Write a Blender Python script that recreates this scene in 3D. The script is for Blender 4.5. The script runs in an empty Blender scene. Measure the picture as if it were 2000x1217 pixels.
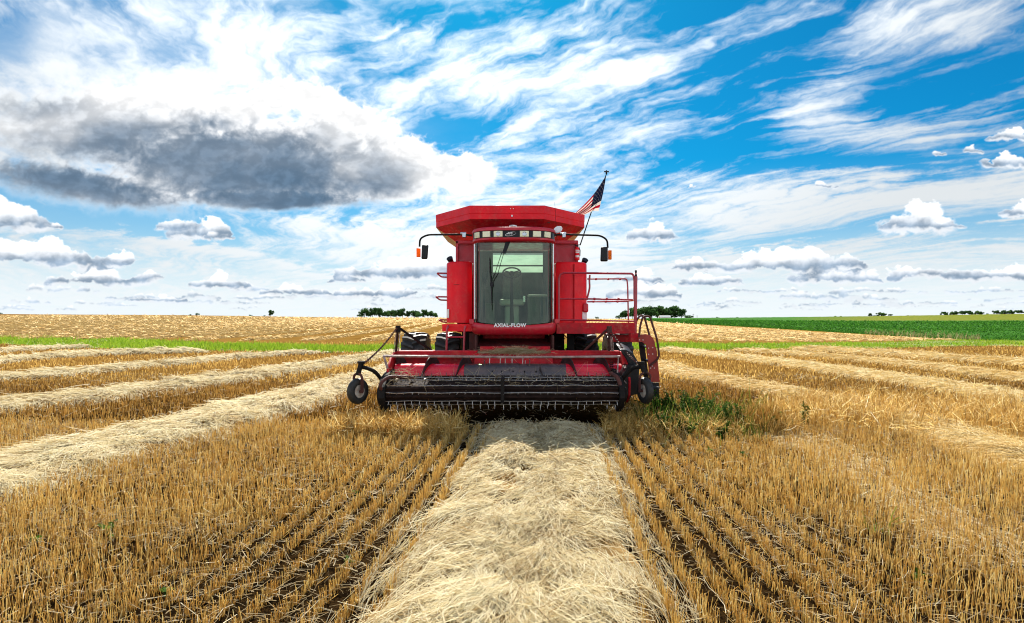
import bpy, bmesh, math, random
import numpy as np
from mathutils import Vector, Matrix
random.seed(7)
rng = np.random.default_rng(11)
scn = bpy.context.scene
COL = scn.collection
PI = math.pi
R = math.radians

# ------------------------------------------------------------------ camera
F = 1250.0            # focal length in pixels of the 2000 px wide photograph
CAMZ = 1.9
HORY = 624.0
cam_d = bpy.data.cameras.new("camera")
cam = bpy.data.objects.new("camera", cam_d)
COL.objects.link(cam)
cam.location = (0, 0, CAMZ)
cam.rotation_euler = (R(90), 0, 0)
cam_d.sensor_width = 36.0
cam_d.lens = 36.0 * F / 2000.0
cam_d.shift_y = (HORY - 608.5) / 2000.0
cam_d.clip_end = 9000
cam_d.clip_start = 0.05
scn.camera = cam


def W(px, py, Y):
    """world point at distance Y that the photograph shows at (px, py)"""
    return Vector(((px - 1000.0) / F * Y, Y, CAMZ + (HORY - py) / F * Y))


# ------------------------------------------------------------------ sun, view
SUN_AZ = R(-4)        # seen from +Y towards +X
SUN_EL = R(41)
sd = bpy.data.lights.new("sun", "SUN")
sd.energy = 5.0
sd.angle = R(0.53)
sd.color = (1.0, 0.95, 0.86)
so = bpy.data.objects.new("sun", sd)
COL.objects.link(so)
sdir = Vector((math.sin(SUN_AZ) * math.cos(SUN_EL), math.cos(SUN_AZ) * math.cos(SUN_EL), math.sin(SUN_EL)))
so.rotation_euler = sdir.to_track_quat('Z', 'Y').to_euler()
so.location = sdir * 50
scn.view_settings.view_transform = 'Standard'
scn.view_settings.look = 'None'
scn.view_settings.gamma = 1.0
scn.view_settings.exposure = 1.12
scn.render.engine = 'CYCLES'
scn.cycles.use_denoising = True
scn.cycles.filter_width = 1.1
scn.cycles.max_bounces = 6
scn.cycles.transparent_max_bounces = 12


# ------------------------------------------------------------------ node helper
class NT:
    def __init__(s, nt):
        s.nt = nt

    def node(s, t, **kw):
        n = s.nt.nodes.new(t)
        for k, v in kw.items():
            setattr(n, k, v)
        return n

    def put(s, sock, v):
        if isinstance(v, S):
            v = v.s
        if hasattr(v, 'is_output'):
            s.nt.links.new(v, sock)
        elif v is not None:
            if hasattr(sock.default_value, '__len__') and not hasattr(v, '__len__'):
                v = (v,) * len(sock.default_value)
            if hasattr(sock.default_value, '__len__') and len(sock.default_value) == 4 and len(v) == 3:
                v = (*v, 1.0)
            sock.default_value = v

    def math(s, op, a, b=None, c=None, clamp=False):
        n = s.node('ShaderNodeMath', operation=op, use_clamp=clamp)
        s.put(n.inputs[0], a)
        if b is not None: s.put(n.inputs[1], b)
        if c is not None: s.put(n.inputs[2], c)
        return S(s, n.outputs[0])

    def vmath(s, op, a, b=None, c=None, out=0):
        n = s.node('ShaderNodeVectorMath', operation=op)
        s.put(n.inputs[0], a)
        if b is not None: s.put(n.inputs[1], b)
        if c is not None: s.put(n.inputs[2], c)
        return S(s, n.outputs[out])

    def comb(s, x, y, z=0.0):
        n = s.node('ShaderNodeCombineXYZ')
        s.put(n.inputs[0], x); s.put(n.inputs[1], y); s.put(n.inputs[2], z)
        return S(s, n.outputs[0])

    def sep(s, v):
        n = s.node('ShaderNodeSeparateXYZ')
        s.put(n.inputs[0], v)
        return [S(s, o) for o in n.outputs]

    def noise(s, vec, scale=1.0, detail=4.0, rough=0.55, dist=0.0, col=False, dims='3D', lac=2.0):
        n = s.node('ShaderNodeTexNoise', noise_dimensions=dims)
        s.put(n.inputs['Vector'], vec)
        s.put(n.inputs['Scale'], scale); s.put(n.inputs['Detail'], detail)
        s.put(n.inputs['Roughness'], rough); s.put(n.inputs['Distortion'], dist)
        s.put(n.inputs['Lacunarity'], lac)
        return S(s, n.outputs['Color' if col else 'Fac'])

    def smooth(s, v, a, b, o0=0.0, o1=1.0, kind='SMOOTHSTEP'):
        n = s.node('ShaderNodeMapRange', interpolation_type=kind)
        s.put(n.inputs[0], v)
        for i, q in enumerate((a, b, o0, o1)):
            s.put(n.inputs[i + 1], q)
        return S(s, n.outputs[0])

    def mix(s, f, a, b, mode='MIX'):
        n = s.node('ShaderNodeMix', data_type='RGBA', blend_type=mode)
        s.put(n.inputs[0], f); s.put(n.inputs[6], a); s.put(n.inputs[7], b)
        return S(s, n.outputs[2])

    def ramp(s, v, stops):
        n = s.node('ShaderNodeValToRGB')
        s.put(n.inputs[0], v)
        e = n.color_ramp.elements
        while len(e) < len(stops): e.new(0.5)
        for k, (p, c) in enumerate(stops):
            e[k].position = p; e[k].color = (*c, 1.0)
        return S(s, n.outputs[0])

    def attr(s, name, out='Fac'):
        n = s.node('ShaderNodeAttribute', attribute_name=name)
        return S(s, n.outputs[out])


class S:
    def __init__(s, t, sock): s.t, s.s = t, sock
    def __add__(s, o): return s.t.math('ADD', s, o)
    __radd__ = __add__
    def __sub__(s, o): return s.t.math('SUBTRACT', s, o)
    def __rsub__(s, o): return s.t.math('SUBTRACT', o, s)
    def __mul__(s, o): return s.t.math('MULTIPLY', s, o)
    __rmul__ = __mul__
    def __truediv__(s, o): return s.t.math('DIVIDE', s, o)
    def max(s, o): return s.t.math('MAXIMUM', s, o)
    def min(s, o): return s.t.math('MINIMUM', s, o)
    def clamp(s): return s.t.math('ADD', s, 0.0, clamp=True)
# ------------------------------------------------------------------ sky (world): Nishita sky + cloud cover computed here by noise
class Noise2:
    def __init__(s, seed):
        r = np.random.default_rng(seed)
        s.p = np.concatenate([r.permutation(512)] * 2).astype(np.int32)
        a = r.uniform(0, 2 * PI, 512)
        s.gx, s.gy = np.cos(a).astype(np.float32), np.sin(a).astype(np.float32)

    def __call__(s, x, y):
        xi, yi = np.floor(x).astype(np.int32), np.floor(y).astype(np.int32)
        xf, yf = (x - xi).astype(np.float32), (y - yi).astype(np.float32)
        u = xf * xf * xf * (xf * (xf * 6 - 15) + 10)
        v = yf * yf * yf * (yf * (yf * 6 - 15) + 10)

        def g(ix, iy, fx, fy):
            h = s.p[s.p[ix & 511] + (iy & 511)]
            return s.gx[h] * fx + s.gy[h] * fy
        a = g(xi, yi, xf, yf); b = g(xi + 1, yi, xf - 1, yf)
        c = g(xi, yi + 1, xf, yf - 1); d = g(xi + 1, yi + 1, xf - 1, yf - 1)
        return (a + u * (b - a)) + v * ((c + u * (d - c)) - (a + u * (b - a)))

    def fbm(s, x, y, octv=6, rough=0.55, ridged=False):
        t = 0.0; amp = 1.0; tot = 0.0
        for k in range(octv):
            n = s(x + 17.3 * k, y - 9.1 * k)
            if ridged: n = 0.7 - 2 * np.abs(n)
            t = t + amp * n; tot += amp
            amp *= rough; x = x * 2.03; y = y * 2.03
        return t / tot * 1.5          # about -1..1


def sstep(x, a, b):
    t = np.clip((x - a) / (b - a), 0, 1)
    return t * t * (3 - 2 * t)


def make_clouds(nw=2400, nh=1000, AZM=R(60), ELM=R(50)):
    az = np.linspace(-AZM, AZM, nw, dtype=np.float32)[None, :].repeat(nh, 0)
    el = (np.linspace(0.0005, ELM, nh, dtype=np.float32)[:, None]).repeat(nw, 1)
    px = 1000 + F * np.tan(az)
    py = HORY - F * np.tan(el) / np.cos(az)
    dx = np.sin(az) * np.cos(el); dy = np.cos(az) * np.cos(el); dz = np.sin(el)
    n1, n2, n3, n4 = Noise2(3), Noise2(5), Noise2(8), Noise2(13)

    def lob(px_, py_, x, y, rx, ry, rot=0.0):
        X = px_ - x; Y = y - py_
        if rot:
            c, s_ = math.cos(rot), math.sin(rot)
            X, Y = X * c + Y * s_, Y * c - X * s_
        X = X / rx; Y = Y / ry
        return np.sqrt(X * X + Y * Y), Y

    def gsum(items, x, y):
        o = np.zeros_like(px)
        for (a_, c_, rx, ry, rot, w) in items:
            L, _ = lob(x, y, a_, c_, rx, ry, rot)
            o += w * np.exp(-L * L)
        return o

    # ---- cirrus on a high plane: filaments converge towards the horizon
    zz = dz + 0.10
    X, Y = dx / zz, dy / zz
    th = R(-35)
    al = X * math.sin(th) + Y * math.cos(th)
    ac = X * math.cos(th) - Y * math.sin(th)
    wa = n1.fbm(X * 0.55 + 3, Y * 0.55, 3); wb = n2.fbm(X * 0.55, Y * 0.55 + 7, 3)
    fa = n3.fbm(X * 2.2 + 3, Y * 2.2, 5, .6); fb = n4.fbm(X * 2.2, Y * 2.2 + 7, 5, .6)
    al2 = al + wa * 0.9 + fa * 0.16; ac2 = ac + wb * 0.50 + fb * 0.13
    c1 = n1.fbm(al2 * 0.40, ac2 * 1.3, 7, 0.55)
    c2 = n2.fbm(al2 * 0.95, ac2 * 5.2, 8, 0.62)
    c3 = n3.fbm(X * 5.0 + c1 * .6, Y * 5.0 + c2 * .5, 7, 0.66)          # mottled fleece
    c4 = n4.fbm(al2 * 2.6, ac2 * 15.0, 6, 0.62)                             # fine hairs
    wx = px + 60 * wa + 60 * c1 + 30 * c2; wy = py + 30 * wb + 26 * c2 + 12 * c3
    cov = gsum([
        (230, 130, 420, 190, 0, .12), (150, 240, 380, 80, 0, .32), (640, 160, 330, 150, .3, .12), (1110, 140, 330, 55, .28, .34), (480, 100, 60, 260, -.5, .18),
        (950, 330, 360, 110, .3, .16), (1130, 420, 300, 80, .25, .18), (1660, 250, 250, 46, -.12, .42), (1600, 180, 100, 46, .6, .30), (1790, 46, 190, 58, .32, .36),
        (1820, 380, 500, 36, .08, .60), (1350, 440, 420, 46, .18, .30), (1500, 500, 520, 44, 0, .34), (700, 452, 260, 22, -.1, .46),
        (330, 468, 460, 16, -.08, .6), (560, 512, 260, 14, -.2, .36), (300, 545, 500, 40, 0, .10), (850, 560, 900, 50, 0, .16),
        (60, 80, 110, 50, 0, -.50), (330, 110, 80, 40, .4, -.26), (850, 262, 100, 40, .3, -.55), (1480, 110, 210, 100, .5, -.34), (760, 60, 120, 40, .4, -.30), (560, 210, 90, 36, -.2, -.2),
        (1310, 30, 170, 60, .5, -.24), (1890, 160, 250, 46, .2, -.36), (1480, 300, 340, 28, .1, -.32), (1760, 318, 280, 18, .05, -.55),
        (225, 438, 240, 24, -.03, -1.0), (20, 400, 60, 30, 0, -.4), (560, 490, 190, 20, -.18, -.6), (1580, 456, 260, 15, .13, -.8), (1950, 434, 180, 11, .13, -.6),
        (1960, 470, 170, 11, .1, -.4), (1000, 0, 280, 30, .2, -.30), (640, 20, 150, 28, 0, -.34), (1420, 250, 90, 55, .6, -.26), (1270, 446, 90, 44, .1, -.55), (520, 545, 340, 13, 0, -.3), (1240, 250, 160, 60, .4, -.12), (1000, 230, 120, 40, .4, -.12)], wx, wy)
    cov += 0.10 * np.exp(-(el / R(5)) ** 2)
    dens = 0.02 + c1 * 0.30 + c2 * 0.60 + c3 * 0.36 + c4 * 0.44 + cov
    cir_a = sstep(dens, -0.24, 0.58) * 0.98
    # bright veil around the hidden sun
    veil = gsum([(170, 190, 330, 150, 0, .75), (120, 90, 60, 120, 0, .35), (430, 240, 300, 60, -.1, .5), (520, 120, 40, 160, -.5, .30)], px + 50 * wa, py + 40 * wb) * (0.75 + .5 * c3 + .3 * c2)
    cir_a = 1 - (1 - cir_a) * (1 - np.clip(veil, 0, .97))

    # ---- noise for the billows
    U, V = px / 100.0, py / 100.0 * 1.3
    bw = n4.fbm(U * 0.9, V * 0.9, 4, 0.5)
    b1 = n1.fbm(U * 2.2 + bw, V * 2.2, 6, 0.58, ridged=True)
    b2 = n2.fbm(U * 2.6 + 4, V * 2.6 + bw, 6, 0.6)
    fin = n3.fbm(U * 7.0, V * 7.0 + bw, 5, 0.6)
    fin2 = n1.fbm(U * 15.0, V * 15.0, 4, 0.6)
    q1, q2 = n3.fbm(U * 1.5 + 40, V * 1.5, 4, .55), n4.fbm(U * 1.5 + 80, V * 1.5, 4, .55)

    rgb = np.empty(px.shape + (3,), np.float32)
    W3 = lambda c: np.array(c, np.float32)[None, None, :]
    lp = lambda f, a, b: W3(a) + f[..., None] * (W3(b) - W3(a))
    cs = dx * sdir[0] + dy * sdir[1] + dz * sdir[2]
    glow = 0.76 + 0.50 * sstep(cs, 0.70, .97)
    rgb[:] = W3((0.95, 1.0, 1.03)) * glow[..., None]
    a = cir_a

    def over(rgb, a, c, ca):
        o = ca + a * (1 - ca)
        return (c * ca[..., None] + rgb * (a * (1 - ca))[..., None]) / np.maximum(o, 1e-4)[..., None], o

    # ---- cumulus: density of a fair-weather layer, seen edge-on towards the horizon
    def heaps(items, seed):
        """density field made of many soft puffs over flat bases; also height above the base"""
        cr = random.Random(seed)
        D = np.zeros_like(px); Hh = np.zeros_like(px); Ws = np.full_like(px, 1e-5)
        for (x, y, rx, ry, dens_) in items:
            i0, i1 = np.searchsorted(az[0], [math.atan((x - rx * 1.6 - 1040) / F), math.atan((x + rx * 1.6 - 960) / F)])
            cz = math.cos(math.atan((x - 1000) / F))
            j0, j1 = np.searchsorted(el[:, 0], [math.atan(max(.5, HORY - y - 30 - ry * .7) / F * cz), math.atan((HORY - y + ry * 1.9 + 34) / F * cz)])
            if i1 <= i0 or j1 <= j0: continue
            sl = (slice(j0, j1), slice(i0, i1))
            k = 0.30 + min(1.0, ry / 36.0) * 0.8
            X_ = px[sl] + k * (16 * q1[sl] + 14 * b2[sl] + 4 * fin[sl]); Y_ = py[sl] + k * (9 * q2[sl] + 9 * b1[sl] + 4 * fin[sl])
            # ragged base line
            base = y + k * 5 * q1[sl]
            acc = np.zeros_like(X_)
            n = int(9 + rx / 6)
            tw = [cr.uniform(-.75, .75) for _ in range(1 + int(rx > 60) + int(rx > 90))]
            for q in range(n):
                t = cr.uniform(-1, 1)
                prof = max(.22, max(1 - abs(t - w_) / .55 for w_ in tw))
                hgt = prof * cr.uniform(.35, 1.0) * math.sqrt(max(.08, 1 - t * t))
                pr = ry * cr.uniform(.26, .44); prx = pr * cr.uniform(1.1, 1.9)
                cyy = y - ry * hgt + pr * .45
                d2 = ((X_ - (x + t * rx * .95)) / prx) ** 2 + ((Y_ - cyy) / pr) ** 2
                acc = np.maximum(acc, np.clip(1 - d2 * .55, 0, 1)) + .25 * np.clip(1 - d2, 0, 1)
            # body between base and puffs
            d2 = ((X_ - x) / (rx * .92)) ** 2 + ((Y_ - (y - ry * .16)) / (ry * .26)) ** 2
            acc = np.maximum(acc, np.clip(1 - d2 * .8, 0, 1) * .9)
            acc = acc * sstep(base + ry * .10 - Y_, -ry * .42, ry * .16)
            acc = acc * dens_
            hr = (base - Y_) / ry
            Hh[sl] += acc * hr; Ws[sl] += acc
            D[sl] = np.maximum(D[sl], acc)
        return D, Hh / Ws

    items = [(1268, 468, 34, 36, 1), (1616, 366, 20, 11, .7), (1352, 367, 9, 5, .7), (1795, 448, 54, 52, 1), (1850, 447, 32, 20, .9), (1994, 422, 26, 26, 1), (1968, 326, 46, 32, .9), (1978, 274, 44, 24, .8),
        (1900, 298, 18, 16, .7), (1838, 304, 11, 12, .6), (1395, 528, 75, 28, 1), (1500, 530, 95, 40, 1), (1600, 524, 80, 44, 1), (1385, 557, 60, 26, 1), (1640, 551, 85, 32, 1), (1825, 545, 84, 32, 1),
        (1965, 548, 86, 32, 1), (1262, 582, 66, 30, 1), (1245, 552, 44, 24, .9), (60, 516, 150, 46, 1), (205, 522, 60, 38, 1), (190, 556, 95, 32, 1), (275, 548, 30, 24, .9), (430, 563, 52, 28, 1), (735, 543, 75, 38, 1), (820, 541, 80, 48, 1),
        (580, 576, 60, 20, 1), (690, 579, 48, 22, 1), (675, 553, 36, 16, .8), (770, 582, 32, 32, .9), (305, 590, 60, 14, .9), (10, 446, 66, 56, 1), (92, 448, 26, 12, .8), (395, 464, 52, 38, .9), (350, 448, 40, 30, .7), (430, 468, 28, 14, .8)]
    D1, H1 = heaps(items, 5)
    cr = random.Random(77)
    far_items = []
    for row, (yy, hh, n) in enumerate([(604, 7, 26), (598, 9, 22), (591, 12, 18), (583, 14, 13), (572, 17, 8)]):
        for k in range(n):
            far_items.append((cr.uniform(-150, 2150), yy + cr.uniform(-4, 4), cr.uniform(2.5, 6.5) * hh, hh * cr.uniform(.6, 1.35), cr.uniform(.45, .95)))
    D2, H2 = heaps(far_items, 9)

    def cumulus(D, Hh, contrast, dark, top, amax):
        dn = D + .16 * b1 + .12 * b2 + .12 * fin + .05 * fin2 + .16 * q1 - .03
        al_ = sstep(dn, .26, .56 + .30 * (1 - sstep(Hh, -.05, .35))) * sstep(D, .02, .2)
        s_ = Hh + .20 * b1 + .22 * b2 + .10 * fin + .16 * q2
        lit = np.maximum(sstep(s_, .10, .66), .62 * (1 - sstep(Hh, -.14, .06)))
        rim = 1 - sstep(dn, .34, .75)                      # thin edges let the light through
        lit = np.clip(np.maximum(lit, rim * .85), 0, 1)
        lit = 1 - contrast * (1 - lit)
        soft = lp(sstep(b2 + q1, -.5, .5), dark, tuple(d * 1.5 for d in dark))
        return soft + lit[..., None] * (W3(top) - soft), al_ * amax
    hz = 1 - sstep(el, 0, R(7.5))
    rgb, a = over(rgb, a, rgb * 0 + W3((.86, .92, .95)), hz * .85)
    c_, a_ = cumulus(D2, H2 - .16, 1.0, (.33, .42, .53), (1.0, 1.02, 1.04), .85)
    rgb, a = over(rgb, a, c_, a_)

    # ---- the big cloud: thick grey heart, sunlit fringe
    cr = random.Random(5)
    qx = px + 18 * bw + 10 * b2 + 14 * q1 + 3 * fin; qy = py + 10 * bw + 8 * b1 + 9 * q2 + 3 * fin
    wh = np.full_like(px, -3.0)
    for it in [(120, 250, 420, 110, 0), (470, 325, 400, 108, -.05), (740, 335, 170, 84, 0), (880, 330, 70, 36, 0), (120, 360, 330, 58, -.2), (650, 270, 110, 48, -.45), (520, 392, 250, 34, 0)]:
        wh = np.maximum(wh, 1 - lob(qx, qy, *it)[0])
    puffs = np.full_like(px, -9.0)
    for k in range(120):
        t = cr.random()
        bx = 240 + 700 * t; top = 208 + 26 * math.sin(t * 9) + 220 * max(0, t - .45)
        r_ = cr.uniform(10, 42) * (1 - .45 * t)
        L = np.hypot((qx - bx - cr.uniform(-24, 24)) / cr.uniform(1, 1.5), (qy - top - cr.uniform(-10, 24)))
        puffs = np.maximum(puffs, 1 - L / r_)
    bsd = np.maximum(wh * 62 - 14, puffs * 22) + b1 * 12 + b2 * 12 + fin * 5 + fin2 * 1.5
    soft_edge = 11 + 40 * sstep(320 - px, 0, 320) + 30 * sstep(py, 380, 425)
    big_a = sstep(bsd, -3.0, soft_edge)
    g1 = n3.fbm(U * 0.7, V * 0.9, 5, 0.5); g2 = n2.fbm(U * 1.1 + g1 * .8, V * 1.7, 5, 0.47); g3 = n1.fbm(U * 2.6 + g2, V * 3.2 + 5, 6, .58)
    ax = px + 70 * g1 + 26 * g2; ay = py + 26 * n1.fbm(U * .8 + 9, V * 1.0, 4, .5) + 16 * g2
    th_ = gsum([(480, 340, 330, 66, -.12, 1.15), (620, 365, 200, 62, -.05, .75), (120, 350, 300, 40, -.16, .95), (330, 388, 280, 30, -.10, .7), (650, 400, 120, 26, 0, .5), (230, 290, 200, 38, 0, .75), (440, 252, 150, 26, 0, .5),
                (60, 208, 140, 20, 0, .6), (560, 280, 190, 30, -.15, .6), (190, 335, 170, 13, -.25, -.75), (560, 262, 120, 12, -.1, -.35), (700, 335, 40, 24, .3, -.75), (360, 300, 120, 14, -.1, -.22), (740, 395, 60, 12, .2, -.3)], ax, ay)
    th_ = th_ * (1 + .28 * g2 + .06 * g3) + .02 * g3
    th_ = np.clip(th_, 0, None) * sstep(bsd, 0, 34) * (1 - .85 * sstep(ax, 730, 850))
    bright = np.exp(-1.6 * th_)
    tint = lp(np.clip(bright, 0, 1), (.085, .175, .290), (1.12, 1.12, 1.12))
    edge_shade = 1 - .20 * sstep(g3 + b1 * .6, -.1, .6) * sstep(bsd, 6, 30)
    rgb, a = over(rgb, a, tint * edge_shade[..., None], big_a)
    c_, a_ = cumulus(D1, H1, 1.0, (.24, .32, .42), (1.14, 1.15, 1.16), .98)
    rgb, a = over(rgb, a, c_, a_)
    return np.concatenate([rgb, a[..., None]], -1).astype(np.float32)


cl = make_clouds()
cimg = bpy.data.images.new("cloud_cover", cl.shape[1], cl.shape[0], alpha=True, float_buffer=True, is_data=True)
cimg.alpha_mode = 'CHANNEL_PACKED'
cimg.pixels.foreach_set(cl.ravel())
cimg.update()
cimg.pack()
del cl
world = bpy.data.worlds.new("World")
scn.world = world
world.use_nodes = True
world.cycles.sampling_method = 'MANUAL'
world.cycles.sample_map_resolution = 512
wt = world.node_tree
wt.nodes.clear()
T = NT(wt)
sky = T.node('ShaderNodeTexSky', sky_type='NISHITA', sun_disc=False)
sky.sun_elevation = SUN_EL
sky.sun_rotation = SUN_AZ
sky.altitude = 300
sky.air_density = 1.0
sky.dust_density = 0.6
sky.ozone_density = 2.0
tc = T.node('ShaderNodeTexCoord')
Dv = S(T, tc.outputs['Generated'])
dx, dy, dz = T.sep(Dv)
az = T.math('ARCTAN2', dx, dy)
el = T.math('ARCSINE', dz.max(-1.0).min(1.0))
it = T.node('ShaderNodeTexImage', image=cimg, extension='MIRROR', interpolation='Cubic')
T.put(it.inputs[0], T.comb((az + R(60)) * (1 / R(120)), el.max(0.0005) * (1 / R(50)), 0.0))
cov_a = S(T, it.outputs[1]) * T.smooth(el, R(36), R(58), 1.0, T.smooth(dy, -.25, .1, .75, .12))      # unseen overhead clouds thinned to cut ground fill, kept behind for drum sheen
blue = T.vmath('MULTIPLY', S(T, sky.outputs[0]), (0.02, 0.56, 0.84))
hz = T.smooth(el, 0.0, 0.24, 0.75, 0.0)
blue = T.mix(hz, blue, (6.6, 7.6, 8.3))
# clouds behind the camera brightened, an unseen fill added for the combine's front
cw = T.vmath('MULTIPLY', S(T, it.outputs[0]), (10.0, 10.0, 10.0))
fb = T.smooth(dy, -.5, .1, 2.2, 1.0)
cw = T.vmath('MULTIPLY', cw, T.comb(fb, fb, fb))
out = T.mix(cov_a, blue, cw)
bg = T.node('ShaderNodeBackground')
T.put(bg.inputs[0], out)
bg.inputs[1].default_value = 0.05
wo = T.node('ShaderNodeOutputWorld')
wt.links.new(bg.outputs[0], wo.inputs[0])
# ------------------------------------------------------------------ materials
def principled(name, col, rough=0.5, metal=0.0, coat=0.0, var=0.0, var_scale=6.0, col2=None, spec=0.5, bump=0.0, bump_scale=40.0, dust=0.0):
    m = bpy.data.materials.new(name)
    m.use_nodes = True
    t = NT(m.node_tree)
    b = m.node_tree.nodes['Principled BSDF']
    b.inputs['Roughness'].default_value = rough
    b.inputs['Metallic'].default_value = metal
    b.inputs['Coat Weight'].default_value = coat
    b.inputs['Coat Roughness'].default_value = 0.12
    b.inputs['Specular IOR Level'].default_value = spec
    tcn = t.node('ShaderNodeTexCoord')
    ob = S(t, tcn.outputs['Object'])
    if var > 0 or col2 is not None:
        n = t.noise(ob, var_scale, 6, 0.6)
        c2 = col2 if col2 is not None else tuple(c * 0.45 for c in col)
        f = t.smooth(n, 0.5 - 0.22, 0.5 + 0.25, 0.0, var if col2 is None or var else 1.0)
        cc = t.mix(f, col, c2)
        if dust > 0:             # field dust and scuffs sitting on the paint
            dn = t.noise(ob, 14.0, 9, 0.68) * .6 + t.noise(ob, 2.3, 4, 0.6) * .4
            cc = t.mix(t.smooth(dn, .50, .68, 0.0, dust), cc, (.40, .23, .14))
        t.put(b.inputs['Base Color'], cc)
        rn = t.noise(ob, var_scale * 3, 4, 0.6)
        t.put(b.inputs['Roughness'], t.smooth(rn, 0.3, 0.7, max(0.05, rough - 0.1), min(1, rough + 0.15)))
    else:
        b.inputs['Base Color'].default_value = (*col, 1)
    if bump > 0:
        bn = t.node('ShaderNodeBump')
        bn.inputs['Strength'].default_value = bump
        bn.inputs['Distance'].default_value = 0.02
        t.put(bn.inputs['Height'], t.noise(ob, bump_scale, 4, 0.6))
        m.node_tree.links.new(bn.outputs[0], b.inputs['Normal'])
    return m


M = {}
M['red'] = principled('red_paint', (0.95, 0.0015, 0.010), 0.40, dust=.16, coat=0.10, var=0.5, var_scale=1.7, col2=(0.46, 0.004, 0.014), spec=.25)
M['red_shell'] = principled('moulded_red_panel', (0.56, 0.006, 0.022), 0.42, dust=.16, coat=0.12, var=0.3, var_scale=3, col2=(0.27, 0.012, 0.024))
M['red_worn'] = principled('worn_red_paint', (0.58, 0.008, 0.020), 0.6, dust=.35, var=0.8, var_scale=5, col2=(0.22, 0.02, 0.02), bump=.1, spec=.2)
M['red_tube'] = principled('red_tube_paint', (0.40, 0.012, 0.03), 0.4, coat=0.3, var=0.4, var_scale=9)
M['drum_red'] = principled('auger_red_paint', (0.78, 0.003, 0.025), 0.26, coat=.8, var=0.35, var_scale=4, col2=(0.48, 0.012, 0.03), spec=.3)
M['steel'] = principled('dark_worn_steel', (0.06, 0.05, 0.055), 0.34, coat=.6, metal=0.5, var=0.7, var_scale=4, col2=(0.16, 0.10, 0.09))
M['flight'] = principled('auger_flight_steel', (0.022, 0.010, 0.010), 0.5, metal=0.2, var=0.6, var_scale=6, col2=(0.07, 0.05, 0.05), spec=.3)
M['bright'] = principled('polished_steel', (0.62, 0.58, 0.54), 0.32, metal=0.9, var=0.6, var_scale=30, col2=(0.2, 0.14, 0.11))
M['black'] = principled('black_enamel', (0.009, 0.008, 0.009), 0.4, spec=.3)
M['blackmat'] = principled('matt_black', (0.010, 0.009, 0.009), 0.75, spec=.12, var=0.5, var_scale=7, col2=(0.03, 0.022, 0.018))
M['rubber'] = principled('tyre_rubber', (0.012, 0.012, 0.013), 0.5, spec=.35, var=0.5, var_scale=10, col2=(0.06, 0.055, 0.045))
M['tread'] = principled('worn_dusty_tread', (0.06, 0.056, 0.05), 0.5, spec=.35, var=0.8, var_scale=9, col2=(0.02, 0.02, 0.02))
M['belt'] = principled('pickup_belt_rubber', (0.010, 0.006, 0.005), 0.8, spec=.08, var=0.9, var_scale=9, col2=(0.035, 0.018, 0.014), bump=.3)
M['rust'] = principled('rusty_brown_steel', (0.11, 0.035, 0.028), 0.65, spec=.2, var=0.9, var_scale=8, col2=(0.05, 0.025, 0.022))
M['rim'] = principled('pale_wheel_rim', (0.5, 0.47, 0.42), 0.5, var=0.9, var_scale=14, col2=(0.22, 0.14, 0.1))
M['lens'] = principled('cream_work_lamp_lens', (0.90, 0.86, 0.58), 0.3, coat=0.3, var=.15, var_scale=30)
M['amber'] = principled('amber_lens', (0.95, 0.20, 0.01), 0.25, coat=0.5)
M['dark_red'] = principled('shaded_dark_red_paint', (0.10, 0.010, 0.012), 0.6, var=.8, var_scale=5, col2=(0.02, .012, .012), spec=.25)  # shade under the cab put into this darker feeder house red
M['pipe'] = principled('worn_pinkish_pipe', (0.42, 0.30, 0.27), 0.5, var=.8, var_scale=9, col2=(.12, .05, .045))
M['white'] = principled('white_plastic', (0.78, 0.77, 0.74), 0.4)
M['decal'] = principled('white_decal', (0.85, 0.85, 0.83), 0.5)
M['chrome'] = principled('grey_trim', (0.55, 0.56, 0.58), 0.25, metal=0.8)
M['tan'] = principled('field_light_tan_panel', (0.62, 0.40, 0.13), 0.6, var=.6, var_scale=5)  # tan stands for field light reflected onto the tank's side slopes
M['galv'] = principled('galvanised_sheet', (0.50, 0.70, 0.58), 0.98, var=.4, var_scale=3, spec=0.0)
M['interior'] = principled('grey_cab_trim', (0.075, 0.125, 0.080), 0.9, spec=.1, var=.5, var_scale=6)
M['seat'] = principled('grey_seat_cloth', (0.20, 0.22, 0.19), 0.9, var=.6, var_scale=25, bump=.3)
M['seatgrey'] = principled('pale_seat_vinyl', (0.36, 0.41, 0.36), 0.6)
M['orange_paint'] = principled('red_brown_steel_plate', (0.33, 0.022, 0.012), 0.5, var=0.5, var_scale=6, coat=.1)


def glass_mat(name, tint, refl, rough=0.02):
    m = bpy.data.materials.new(name)
    m.use_nodes = True
    m.node_tree.nodes.clear()
    t = NT(m.node_tree)
    tr = t.node('ShaderNodeBsdfTransparent'); tr.inputs[0].default_value = (*tint, 1)
    gl = t.node('ShaderNodeBsdfGlossy'); gl.inputs['Roughness'].default_value = rough
    gl.inputs['Color'].default_value = (0.93, 1.0, 0.9, 1)
    fr = t.node('ShaderNodeFresnel'); fr.inputs[0].default_value = 1.5
    f = S(t, fr.outputs[0]) * 0.75 + refl
    mx = t.node('ShaderNodeMixShader')
    t.put(mx.inputs[0], f.clamp())
    m.node_tree.links.new(tr.outputs[0], mx.inputs[1]); m.node_tree.links.new(gl.outputs[0], mx.inputs[2])
    o = t.node('ShaderNodeOutputMaterial')
    m.node_tree.links.new(mx.outputs[0], o.inputs[0])
    return m


M['glass'] = glass_mat('tinted_cab_glass', (0.60, 0.76, 0.58), 0.012)
M['mirror'] = principled('mirror_glass', (0.7, 0.7, 0.72), 0.05, metal=1.0)


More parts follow.
